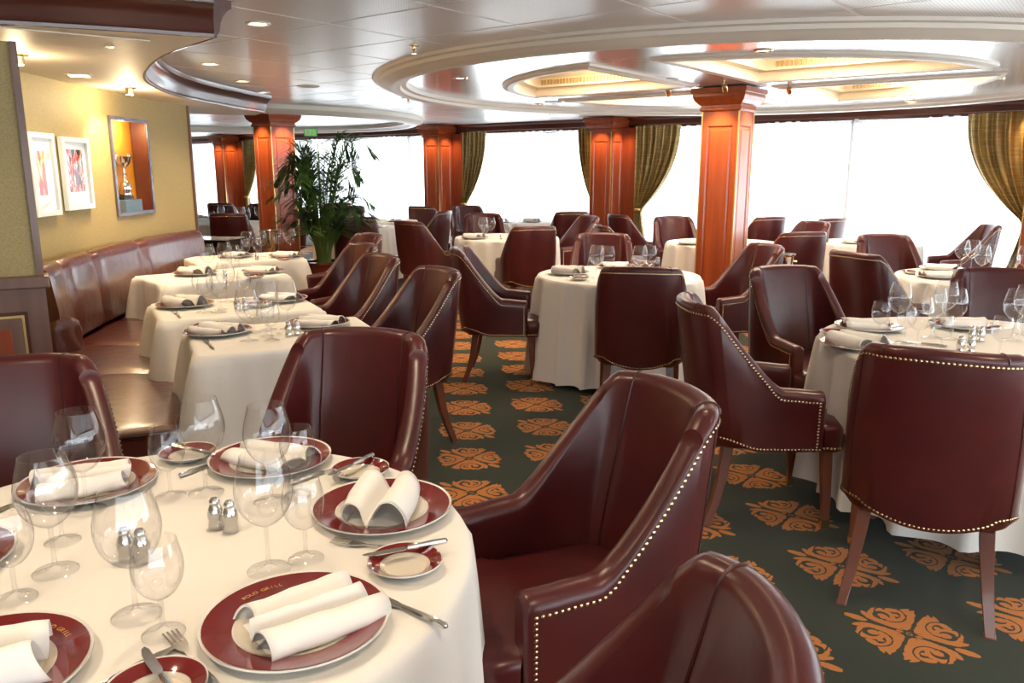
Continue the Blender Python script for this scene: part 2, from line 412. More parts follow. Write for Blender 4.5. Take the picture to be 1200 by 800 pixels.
for q in range(4):
    c_, s_2 = cos(q * pi / 2), sin(q * pi / 2)
    P_ = [(GP, -GP), (xk, -GP), (CR, 0), (xk, GP), (GP, GP)]
    disc.add([rp(p[0] * c_ - p[1] * s_2, p[0] * s_2 + p[1] * c_) for p in P_], [(0, 1, 2, 3, 4)])
do = disc.obj('ceiling_disc', 'ceil_ring', ce, smooth=False)
for qi, (qs, qd) in enumerate(((-1, -1), (1, -1), (1, 1), (-1, 1))):
    cf = thing('ceiling_coffer', ['warm lit quarter round ceiling coffer left of the central column', 'warm lit quarter round ceiling coffer nearest to the camera, above the central column',
               'warm lit quarter round ceiling coffer at the right, above the large windows', 'warm lit quarter round ceiling coffer half hidden behind the central column'][qi], 'ceiling light')
    prof = [(-.09, 2.237), (-.085, 2.222), (-.05, 2.218), (-.04, 2.208), (0.0, 2.206), (.015, 2.212), (.02, 2.225)]
    gg = G(); gg.grid([[(p[0], p[1], z) for p in sector(i, qs, qd)] for i, z in prof], closed_u=True); gg.obj('moulding', 'mould', cf)
    prof = [(.02, 2.225), (.02, 2.29), (.10, 2.292), (.10, 2.37), (.16, 2.40)]
    gg = G(); gg.grid([[(p[0], p[1], z) for p in sector(i, qs, qd)] for i, z in prof], closed_u=True)
    o_ = len(gg.v); pts = sector(.16, qs, qd); gg.add([(p[0], p[1], 2.40) for p in pts], [tuple(range(len(pts)))]); gg.obj('recess', 'coffer', cf)
    gr = G()
    for k in range(40):          # brass air grille on the far wall of the recess
        X_, Y_ = (GP + .20 + k * .036, GP + .112) if qd < 0 else (GP + .20 + k * .036, 0)
        if qd > 0: X_, Y_ = GP + .20 + k * .036, sqrt(max(.01, (CR - .115) ** 2 - (GP + .2 + k * .036) ** 2))
        if X_ ** 2 + Y_ ** 2 > (CR - .11) ** 2: continue
        wx, wy = SD(X_ * qs, Y_ * qd); gr.box((RC[0] + wx, RC[1] + wy, 2.335), (.010, .004, .022), TH)
    tag(gr.obj('air_grille', 'grille', cf, smooth=False), kind='stuff')
    X_, Y_ = SD(1.05 * qs, 1.05 * qd)
    light('cove_lamp', 'AREA', (RC[0] + X_, RC[1] + Y_, 2.25), 9, WARM, shape='DISK', size=1.1, rot=(pi, 0, 0))
    light('cove_down', 'AREA', (RC[0] + X_, RC[1] + Y_, 2.385), 22, SOFTW, shape='DISK', size=1.0)

# window wall: sill strip, head band, columns, glazing with mullions
COLS = [-15.6, -9.45, -6.15, -0.75]
MUL = [-19.2, -17.4, -13.4, -11.97, -10.47, -7.34, -2.85, 1.0, 3.2]
wl = G().poly([SD(S0, WALL_D), SD(S1, WALL_D), SD(S1, WALL_D + .15), SD(S0, WALL_D + .15)], 0., .16).obj('wall_windows', 'frame_white', smooth=False); tag(wl, kind='structure')
G().poly([SD(S0, WALL_D + .01), SD(S1, WALL_D + .01), SD(S1, WALL_D + .15), SD(S0, WALL_D + .15)], 2.12, 2.5).obj('window_head', 'frame_white', wl, smooth=False)
hb = G()
prof = [(0.02, 2.09), (0.06, 2.10), (.07, 2.13), (.10, 2.14), (.11, 2.20), (.16, 2.22), (.18, 2.25)]
hb.grid([[(*SD(s, WALL_D - k), z) for k, z in prof] for s in (S0, S1)], flip=True)
tag(hb.obj('trim_3', 'wood_dark', sharp=30), kind='structure')
wi = 0
for a, b2 in zip([S0] + COLS, COLS + [S1]):
    a2, b3 = a + .1, b2 - .1
    wi += 1
    ks = [a2] + [q for q in MUL if a2 + .3 < q < b3 - .3] + [b3]; n = len(ks) - 1
    wn = thing(f'window_{wi}', None, None); tag(wn, kind='structure')
    fr_ = G()
    for k in range(n + 1):
        s = ks[k]; X_, Y_ = SD(s, WALL_D + .08); fr_.box((X_, Y_, 1.14), (.035, .04, .98), TH)
    X_, Y_ = SD((a2 + b3) / 2, WALL_D + .08); fr_.box((X_, Y_, .19), ((b3 - a2) / 2, .04, .03), TH); fr_.box((X_, Y_, 2.1), ((b3 - a2) / 2, .04, .03), TH)
    fr_.obj('window_frame', 'frame_white', wn, smooth=False)
    for k in range(n):
        s = (ks[k] + ks[k + 1]) / 2; X_, Y_ = SD(s, WALL_D + .08); G().box((X_, Y_, 1.15), ((ks[k + 1] - ks[k]) / 2 - .035, .003, .92), TH).obj('pane', 'glass', wn, smooth=False)

def sheer(s_a, s_b, label, seed):
    rnd = random.Random(seed); n = int((s_b - s_a) / .02); ph = [rnd.uniform(0, 6.28) for _ in range(4)]
    rows = []
    for z in (.03, .5, 1.1, 1.7, 2.115):
        row = []
        for i in range(n + 1):
            s = s_a + (s_b - s_a) * i / n
            e = min(s - s_a, s_b - s)
            amp = .012 + .016 * math.exp(-e / .12)
            o = amp * (sin(s * 46 + ph[0]) + .6 * sin(s * 71 + ph[1] + z)) + .02 * sin(s * 5 + ph[2])
            row.append((*SD(s, WALL_D - .045 + o), z))
        rows.append(row)
    g_ = G().grid(rows); o = g_.obj('sheer_curtain', 'sheer', sharp=None)
    tag(o, label, 'curtain'); return o
sp_ = [(-20.9, -17.6, 'white sheer curtain at the far left window beyond the gold wall'), (-17.5, -15.75, 'white sheer curtain left of the furthest wall column'),
       (-15.4, -12.0, 'white sheer curtain just right of the furthest wall column behind the palm'), (-11.95, -10.5, 'white sheer curtain behind the palm fronds, right of them'),
       (-10.45, -9.6, 'white sheer curtain left of the second wall column'), (-9.2, -7.36, 'white sheer curtain between the two wall columns, left half'),
       (-7.32, -6.35, 'white sheer curtain between the two wall columns, right half'), (-5.95, -2.87, 'white sheer curtain behind the central free-standing column'),
       (-2.83, -.98, 'white sheer curtain of the right window beside the gold drape'), (-.5, 5.0, 'white sheer curtain beyond the right edge')]
for i, (a, b2, lb) in enumerate(sp_): sheer(a, b2, lb, i)

# other walls of the room (mostly behind the camera)
def wallseg(name, p, q, z0, z1, mat, th=.1):
    dx, dy = q[0] - p[0], q[1] - p[1]; l = sqrt(dx * dx + dy * dy); nx, ny = -dy / l * th, dx / l * th
    return tag(G().poly([p, q, (q[0] + nx, q[1] + ny), (p[0] + nx, p[1] + ny)], z0, z1).obj(name, mat, smooth=False), kind='structure')
wallseg('wall_back', SD(S0, D0), SD(.8, D0), 0, 2.5, 'plaster', -.1)
wallseg('trim_8', SD(.8, D0), SD(S1, D0), 0, .3, 'wood_dark', -.1); wallseg('trim_9', SD(.8, D0), SD(S1, D0), 2.1, 2.5, 'wood_dark', -.1)
wn = thing('window_10', None, None); tag(wn, kind='structure'); fr_ = G()
for k in range(4):
    X_, Y_ = SD(.8 + (S1 - .8) * k / 3, D0 - .05); fr_.box((X_, Y_, 1.2), (.05, .04, .9), TH)
    if k < 3: X_, Y_ = SD(.8 + (S1 - .8) * (k + .5) / 3, D0 - .05); G().box((X_, Y_, 1.2), ((S1 - .8) / 6 - .05, .003, .9), TH).obj('pane', 'glass', wn, smooth=False)
fr_.obj('window_frame', 'frame_white', wn, smooth=False)
wallseg('wall_left', SD(S0, WALL_D), SD(S0, D0), 0, 2.5, 'plaster', -.1)
wr = wallseg('wall_right', SD(S1, D0), SD(S1, WALL_D), 0, .3, 'wood_dark', -.1)
wn = thing('window_9', None, None); tag(wn, kind='structure'); fr_ = G()
for k in range(9):
    X_, Y_ = SD(S1 + .05, D0 + (WALL_D - D0) * k / 8); fr_.box((X_, Y_, 1.2), (.04, .05, .9), TH)
    if k < 8: X_, Y_ = SD(S1 + .05, D0 + (WALL_D - D0) * (k + .5) / 8); G().box((X_, Y_, 1.2), (.003, (WALL_D - D0) / 16 - .05, .9), TH).obj('pane', 'glass', wn, smooth=False)
fr_.obj('window_frame', 'frame_white', wn, smooth=False)
wallseg('trim_4', SD(S1, D0), SD(S1, WALL_D), 2.1, 2.5, 'wood_dark', -.1)

# columns
def column(s, d, label, w=.175, zt=ZD, glow=0.):
    X_, Y_ = SD(s, d); t = thing('wooden_column', label, 'column', (X_, Y_, 0), TH)
    G().box((0, 0, .07), (w + .03, w + .03, .07)).obj('plinth', 'wood', t, smooth=False, bevel=.008)
    # shaft with a recessed panel on each face
    g_ = G(); z1, z2, zz = .14, zt - .20, (.30, zt - .34)
    e1, e2 = w * .70, w * .58
    for q in range(4):
        r_ = Matrix.Rotation(q * pi / 2, 4, 'Z')
        def fp(u, dep, z): return r_ @ Vector((u, -dep, z))
        O = [fp(-w, w, z1), fp(w, w, z1), fp(w, w, z2), fp(-w, w, z2)]
        A = [fp(-e1, w, zz[0]), fp(e1, w, zz[0]), fp(e1, w, zz[1]), fp(-e1, w, zz[1])]
        B = [fp(-e1 + .012, w - .014, zz[0] + .012), fp(e1 - .012, w - .014, zz[0] + .012), fp(e1 - .012, w - .014, zz[1] - .012), fp(-e1 + .012, w - .014, zz[1] - .012)]
        C_ = [fp(-e2, w - .014, zz[0] + .03), fp(e2, w - .014, zz[0] + .03), fp(e2, w - .014, zz[1] - .03), fp(-e2, w - .014, zz[1] - .03)]
        D_ = [fp(-e2 + .012, w - .004, zz[0] + .042), fp(e2 - .012, w - .004, zz[0] + .042), fp(e2 - .012, w - .004, zz[1] - .042), fp(-e2 + .012, w - .004, zz[1] - .042)]
        vs = O + A + B + C_ + D_; fs = []
        for r0 in (0, 4, 8, 12):
            for k in range(4): fs.append((r0 + k, r0 + (k + 1) % 4, r0 + 4 + (k + 1) % 4, r0 + 4 + k))
        fs.append((16, 17, 18, 19)); g_.add(vs, fs)
    g_.obj('shaft', 'wood', t, smooth=False)
    cp = G(); pr = [(w + .004, zt - .215), (w + .022, zt - .20), (w + .022, zt - .185), (w + .012, zt - .18), (w + .012, zt - .16), (w + .03, zt - .15), (w + .058, zt - .12), (w + .072, zt - .085), (w + .072, zt - .06), (w + .085, zt - .055), (w + .085, zt - .012), (w + .02, zt - .006)]
    k2 = sqrt(2)
    cp.grid([[(r_ * k2 * cos(pi / 4 + q * pi / 2), r_ * k2 * sin(pi / 4 + q * pi / 2), z) for q in range(4)] for r_, z in pr], closed_u=True)
    cp.obj('capital', 'wood', t, smooth=False)
    gl = G()
    for sx, sy in ((-1, -1), (1, -1), (1, 1), (-1, 1)): gl.box((sx * (w - .002), sy * (w - .002), (z1 + z2) / 2), (.006, .006, (z2 - z1) / 2))
    gl.obj('gilt_edge', 'gold_line', t, smooth=False)
    for q in range(4):          # brass spots under the capital wash the faces
        a = q * pi / 2
        ox, oy = cos(a) * (w + .27), sin(a) * (w + .27)
        X2, Y2 = X_ + ox * cos(TH) - oy * sin(TH), Y_ + ox * sin(TH) + oy * cos(TH)
        if glow:
            v = Vector((X_ - X2, Y_ - Y2, -.85))
            l = light('column_spot', 'SPOT', (X2, Y2, zt - .07), glow, (1., .66, .36), spot_size=radians(70), spot_blend=.8, shadow_soft_size=.03)
            l.rotation_euler = v.to_track_quat('-Z', 'Y').to_euler()
    return t
MAINCOL = column(-3.05, 7.25, 'free-standing mahogany column with panelled faces at the centre of the ceiling ring', glow=50)
PX = (-3.02, 10.5)
sdx = PX[0] * EX[0] + PX[1] * EX[1]; sdd = PX[0] * NX[0] + PX[1] * NX[1]
column(sdx, sdd, 'mahogany column standing behind the potted palm', zt=2.25, glow=50)
for s, lb in zip(COLS, ['furthest mahogany wall column, far left between sheer curtains', 'slim mahogany wall column left of the centre with drapes on both sides',
                        'mahogany wall column between gold drapes just left of the free-standing column', 'mahogany wall column at the right edge of the view']):
    column(s, WALL_D - .30, lb, zt=2.25, w=.17, glow=30)
    X_, Y_ = SD(s + .26, WALL_D - .08)
    tag(G().box((X_, Y_, 1.05), (.16, .06, 1.05), TH).obj('wall_pilaster', 'wood', smooth=False, bevel=.01), lb.replace('wall column', 'pilaster panel on the wall beside the column')[:90] if 0 else {0: 'flat mahogany pilaster beside the furthest wall column', 1: 'flat mahogany pilaster beside the slim wall column left of centre', 2: 'flat mahogany pilaster beside the wall column between gold drapes', 3: 'flat mahogany pilaster beside the column at the right edge'}[COLS.index(s)], 'pilaster')

# tied-back drapes either side of the columns
def drape(s_edge, width, label, side, seed):
    """hangs from the head band; inner edge next to the column at s_edge; gathers towards the column lower down"""
    rnd = random.Random(seed); n = 72; rows = []
    ph = rnd.uniform(0, 6)
    for z in [2.12 - k * .06 for k in range(35)]:
        if z < .05: break
        if z > .95:
            t = (2.12 - z) / (2.12 - .95); wdt = width * (1 - .82 * t ** 2.2) ; off = .0
        else:
            t = (.95 - z) / .9; wdt = width * (.18 + .22 * smooth01(t))
        row = []
        for i in range(n + 1):
            u = i / n; s = s_edge + side * wdt * u
            f = .032 * sin(u * 2 * pi * 6.5 + ph) + .012 * sin(u * 2 * pi * 11 + z * 2)
            row.append((*SD(s, WALL_D - .16 + f * (.5 + .5 * min(1, wdt / width + .2))), z))
        rows.append(row)
    o = thing('drape', label, 'curtain')
    G().grid(rows).obj('fabric', 'drape', o, sharp=None)
    X_, Y_ = SD(s_edge + side * width * .09, WALL_D - .16)
    G().lathe([(.052, -.02), (.058, -.012), (.058, .012), (.052, .02)], 16, (X_, Y_, .95)).obj('tie_back', 'gold_line', o)
drape(COLS[0] + .40, .55, 'gold-green tied drape right of the furthest wall column', 1, 1)
drape(COLS[1] - .22, .22, 'narrow gold-green drape left of the slim wall column', -1, 2)
drape(COLS[1] + .40, .55, 'gold-green tied drape right of the slim wall column', 1, 3)
drape(COLS[2] - .22, .34, 'narrow gold-green drape left of the wall column between drapes', -1, 4)
drape(COLS[2] + .40, .68, 'broad gold-green tied drape right of the wall column between drapes', 1, 5)
drape(COLS[3] - .06, .78, 'gold-green tied drape at the right edge of the view', -1, 6)

# gold curved wall behind the banquette with a niche
WP = catmull([(-2.30, 2.9, 0), (-2.62, 3.7, 0), (-2.87, 4.6, 0), (-2.98, 5.5, 0), (-3.02, 6.4, 0), (-3.01, 7.0, 0), (-2.97, 7.6, 0)], 60)
ZS = 2.08
def wx(y): return interp([(p.y, p.x) for p in WP], y)
NY0, NY1, NZ0, NZ1 = 6.20, 6.82, 1.17, 1.89
wg = G(); ys = sorted(set([p.y for p in WP if not (NY0 - .02 < p.y < NY0 + .02 or NY1 - .02 < p.y < NY1 + .02)] + [NY0, NY1]))
for y1, y2 in zip(ys, ys[1:]):
    zs = [(0, ZS)] if not (y1 >= NY0 - 1e-6 and y2 <= NY1 + 1e-6) else [(0, NZ0), (NZ1, ZS)]
    for z1, z2 in zs:
        wg.add([(wx(y1), y1, z1), (wx(y2), y2, z1), (wx(y2), y2, z2), (wx(y1), y1, z2)], [(0, 1, 2, 3)])
yE = ys[-1]
wg.add([(wx(yE), yE, 0), (wx(yE) - .35, yE + .02, 0), (wx(yE) - .35, yE + .02, ZS), (wx(yE), yE, ZS)], [(0, 1, 2, 3)])
wg.add([(wx(yE) - .35, yE + .02, 0), (-3.3, 2.9, 0), (-3.3, 2.9, ZS), (wx(yE) - .35, yE + .02, ZS)], [(0, 1, 2, 3)])
wgo = wg.obj('wall_gold', 'gold_wall', sharp=30); tag(wgo, kind='structure')
G().box((wx(yE) + .006, yE + .004, ZS / 2), (.012, .012, ZS / 2)).obj('edge_strip', 'wood_part', wgo, smooth=False)
ni = thing('display_niche', 'lit wall niche with orange back and dark trim holding the silver cup', 'niche')
nb = G(); xa, xb = wx(NY0), wx(NY1); dp = .125
nb.add([(xa - dp, NY0, NZ0), (xb - dp, NY1, NZ0), (xb - dp, NY1, NZ1), (xa - dp, NY0, NZ1), (xa, NY0, NZ0), (xb, NY1, NZ0), (xb, NY1, NZ1), (xa, NY0, NZ1)],
       [(0, 1, 2, 3), (4, 0, 3, 7), (4, 5, 1, 0), (7, 3, 2, 6)])
nb.obj('niche_box', 'niche_back', ni, smooth=False)
G().box((xb - dp / 2 + .01, NY1 - .012, (NZ0 + NZ1) / 2), (dp / 2, .008, (NZ1 - NZ0) / 2)).obj('side_panel', 'wood_dark', ni, smooth=False)
tr = G()
for y_, z_, hy, hz in ((NY0, (NZ0 + NZ1) / 2, .014, (NZ1 - NZ0) / 2), (NY1, (NZ0 + NZ1) / 2, .014, (NZ1 - NZ0) / 2)): tr.box((wx(y_) + .006, y_, z_), (.012, hy, hz + .014))
for z_ in (NZ0, NZ1): tr.box(((xa + xb) / 2 + .006, (NY0 + NY1) / 2, z_), (.012, (NY1 - NY0) / 2, .014), -atan2(xb - xa, NY1 - NY0))
tr.obj('trim', 'mirror_edge', ni, smooth=False)
light('niche_lamp', 'POINT', (xa - .05, (NY0 + NY1) / 2, NZ1 - .06), 6.0, (1., .80, .5), shadow_soft_size=.02)
cup = thing('trophy_cup', 'silver two-handled trophy cup on a blue plinth in the lit niche', 'trophy', (xa - .062, 6.50, NZ0)); cup.scale = (.66, .82, .88)
G().box((0, .02, .06), (.08, .17, .06)).obj('plinth', 'blue', cup, smooth=False, bevel=.004)
G().lathe([(.0, .12), (.085, .12), (.085, .145), (.07, .15), (.07, .165), (.0, .165)], 20).obj('base', 'black', cup)
G().lathe([(.062, .165), (.062, .20), (.066, .21), (.06, .25), (.035, .285), (.022, .30), (.02, .335), (.03, .345), (.015, .355), (.013, .39), (.03, .405), (.055, .425), (.078, .45), (.088, .485), (.093, .50), (.089, .50), (.084, .485), (.05, .43), (.0, .42)], 28).obj('bowl', 'silver', cup)
for sg in (-1, 1):
    G().tube([(0, sg * q[0], q[1]) for q in ((.055, .43), (.085, .425), (.115, .44), (.135, .475), (.14, .51), (.128, .53), (.112, .52), (.112, .50))], .006, 8).obj('handle', 'silver', cup)

# framed prints on the gold wall
for y1, y2, z1, z2, am, lb in ((4.50, 4.86, 1.23, 1.72, 'art1', 'white framed print cut off at the left edge of the gold wall'), (4.94, 5.28, 1.22, 1.73, 'art1', 'white framed abstract print in red and orange, middle one of three'),
                          (5.38, 5.78, 1.24, 1.72, 'art2', 'white framed abstract print of red and black strokes nearest the niche')):
    ym = (y1 + y2) / 2; a = -atan2(wx(y2) - wx(y1), y2 - y1); t = thing('framed_print', lb, 'picture', (wx(ym) + .012, ym, (z1 + z2) / 2), a)
    hy, hz = (y2 - y1) / 2, (z2 - z1) / 2; fg = G()
    for sy in (-1, 1): fg.box((.012, sy * (hy - .017), 0), (.016, .017, hz))
    for sz in (-1, 1): fg.box((.012, 0, sz * (hz - .017)), (.016, hy - .034, .017))
    fg.obj('frame', 'picture_frame', t, smooth=False, bevel=.003)
    G().box((.002, 0, 0), (.004, hy - .03, hz - .03)).obj('mount', 'picture_mat', t, smooth=False)
    if am == 'art1':
        G().box((.007, -.015, .01), (.002, hy - .12, hz - .12)).obj('print', am, t, smooth=False)
    else: G().box((.007, 0, .02), (.002, hy - .09, hz - .10)).obj('print', am, t, smooth=False)
    G().box((.018, 0, 0), (.001, hy - .034, hz - .034)).obj('glazing', 'glazing', t, smooth=False)

# soffit over the banquette with its crown moulding
SOF = catmull([(-2.09, 3.44, 0), (-1.74, 3.58, 0), (-1.33, 3.78, 0)], 8)
SOF2 = catmull([(-1.33, 3.78, 0), (-1.85, 4.42, 0), (-2.34, 5.32, 0), (-2.60, 6.18, 0), (-2.68, 6.98, 0), (-2.62, 7.84, 0), (-2.53, 8.48, 0)], 40)
back = [(-2.75, 8.9), (-3.6, 8.6), (-4.6, 5.0), (-3.6, 2.2), (-2.6, 2.7)]
so = G().poly([(p.x, p.y) for p in SOF] + [(p.x, p.y) for p in SOF2[1:]] + back, ZS, 2.26).obj('trim_5', 'soffit', smooth=False); tag(so, kind='structure')
def crown(path, name, mat, flip=False):
    prof = [(0, ZS - .002), (.014, ZS), (.016, ZS + .014), (.022, ZS + .017), (.030, ZS + .034), (.036, ZS + .066), (.050, ZS + .096), (.070, ZS + .118), (.078, ZS + .126), (.090, ZS + .130), (.092, ZS + .158), (.095, ZS + .166), (.0, ZS + .168)]
    rows = []
    for i, p in enumerate(path):
        t = (path[min(i + 1, len(path) - 1)] - path[max(i - 1, 0)]).normalized(); nn = Vector((t.y, -t.x, 0))
        rows.append([(p.x + nn.x * k, p.y + nn.y * k, z) for k, z in prof])
    g_ = G().grid(rows); n = len(prof)
    for base in (0, (len(rows) - 1) * n):
        o_ = len(g_.v); g_.add([g_.v[base + k] for k in range(n)] + [(path[0 if base == 0 else -1].x, path[0 if base == 0 else -1].y, ZS + .05)], [tuple(range(n + 1))])
    return g_.obj(name, mat, sharp=35)
c1 = crown(SOF, 'trim_6', 'wood_dark'); tag(c1, kind='structure')
c2 = crown(SOF2, 'trim_7', 'wood_dark'); tag(c2, kind='structure')
hp = thing('soffit_hatch', 'cream access panel set in the lowered ceiling above the gold wall', 'ceiling panel', (-2.10, 3.75, ZS - .003), radians(38))
G().box((0, 0, 0), (.42, .20, .003)).obj('panel', 'cream', hp, smooth=False, bevel=.002)
G().box((.3, .05, -.006), (.018, .018, .004)).obj('latch', 'steel', hp, smooth=False)

# wood and fabric partition at the far left
pa = Vector((-2.17, 3.66, 0)); pdv = Vector((-.62, -.785, 0)).normalized(); pnv = Vector((-pdv.y, pdv.x, 0))
pdv = Vector((-.86, -.51, 0)).normalized(); pnv = Vector((pdv.y, -pdv.x, 0))
if pnv.y > 0: pnv = -pnv
ang = atan2(pdv.y, pdv.x); pm = Matrix.Translation(pa) @ Matrix.Rotation(ang, 4, 'Z')
pt = tag(G().box((.6, .0, 1.02), (.6, .05, 1.02)).xf(pm).obj('wall_partition', 'gold_wall', smooth=False), kind='structure')
sg = 1 if (pm.to_3x3() @ Vector((0, 1, 0))).dot(Vector((0, -1, 0))) > 0 else -1
G().box((-.008, sg * .005, 1.53), (.014, .062, .51)).xf(pm).obj('edge_strip', 'wood_part', pt, smooth=False)
G().box((.6, sg * .02, .5), (.62, .05, .50)).xf(pm).obj('wainscot', 'wood_part', pt, smooth=False)
G().box((.6, sg * .03, 1.01), (.64, .065, .028)).xf(pm).obj('cap_rail', 'wood_part', pt, smooth=False, bevel=.008)
G().box((.41, sg * .072, .45), (.35, .006, .43)).xf(pm).obj('frame_moulding', 'wood_dark', pt, smooth=False, bevel=.004)
G().box((.41, sg * .078, .45), (.335, .006, .415)).xf(pm).obj('gilt_line', 'gold_line', pt, smooth=False)
G().box((.41, sg * .084, .45), (.325, .008, .405)).xf(pm).obj('inner_moulding', 'wood_part', pt, smooth=False, bevel=.006)
G().box((.41, sg * .090, .45), (.28, .008, .36)).xf(pm).obj('raised_panel', 'wood', pt, smooth=False, bevel=.006)

# ------------------------------------------------------------------ chair
PATH = catmull([(-.272, .195, 0), (-.276, .09, 0), (-.278, -.02, 0), (-.272, -.12, 0), (-.245, -.205, 0), (-.175, -.262, 0), (-.09, -.286, 0), (0, -.293, 0),
                (.09, -.286, 0), (.175, -.262, 0), (.245, -.205, 0), (.272, -.12, 0), (.278, -.02, 0), (.276, .09, 0), (.272, .195, 0)], 120)
PATH = resample(PATH, 56)
def ctop(p):
    y = p.y
    if y > .03: return .622 - .012 * smooth01((y - .03) / .17)
    t = (.03 - y) / .235
    return .622 + .335 * (.35 * min(1, t) + .65 * smooth01(t)) + (.010 * (1 - (p.x / .26) ** 2) if y < -.2 else 0)
def cbot(p):
    if p.y > -.05: return .350
    return .350 + .040 * smooth01((-.05 - p.y) / .16) * (min(1, abs(p.x) / .2)) ** 2 - .010 * (1 if p.y < -.25 else 0)
def lean(p, z):
    w = smooth01((.06 - p.y) / .2); return -.085 * w * max(0, (z - .36)) / .6
NRM = []
for i, p in enumerate(PATH):
    t = (PATH[min(i + 1, 56)] - PATH[max(i - 1, 0)]).normalized(); NRM.append(Vector((-t.y, t.x, 0)) * (1 if True else 1))
if NRM[0].x > 0: NRM = [-n for n in NRM]
def place_pt(p, n, off, z):   # off > 0 inwards
    k = .955 if z > .8 else 1.0
    kk = 1 - .06 * smooth01((z - .62) / .35)
    return Vector((p.x * kk - n.x * off, p.y - n.y * off + lean(p, z), z))
def csec(i, shrink=0., fwd=0.):
    p, n = PATH[i], NRM[i]; h, b0 = ctop(p) - shrink, cbot(p) + shrink; w = smooth01((.04 - p.y) / .2)
    t = .078 * (1 - w) + .062 * w; out = []
    r = t / 2
    for k in range(5): z = b0 + (h - r - b0) * k / 4; out.append((shrink, z))
    for k in range(1, 8):
        a = pi - pi * k / 8; out.append((r + (r - shrink) * cos(a), h - r + (r * .9 - 0) * sin(a)))
    for k in range(5):
        u = k / 4; z = h - r - (h - r - .40) * u; out.append((t - shrink + (.020 + .018 * w) * sin(u * pi / 2) * w + (.0), z))
    out.append((t - shrink + .02 * w, .36)); out.append((shrink + .02, .355))
    res = []
    for o_, z in out:
        v = place_pt(p, n, o_, z); v.y += fwd; res.append(v)
    return res
secs = [csec(i) for i in range(57)]
def shell_part(i0, i1, cap0=False, cap1=False):
    rows = [secs[i] for i in range(i0, i1 + 1)]
    if cap0: rows = [csec(0, .012, .014), csec(0, .004, .009)] + rows
    if cap1: rows = rows + [csec(56, .004, .009), csec(56, .012, .014)]
    g_ = G().grid(rows, closed_u=True, flip=False); n = len(rows[0])
    g_.f.append(tuple(range(n))); g_.f.append(tuple((len(rows) - 1) * n + k for k in range(n))[::-1])
    return g_
I0 = 15; I1 = 56 - I0
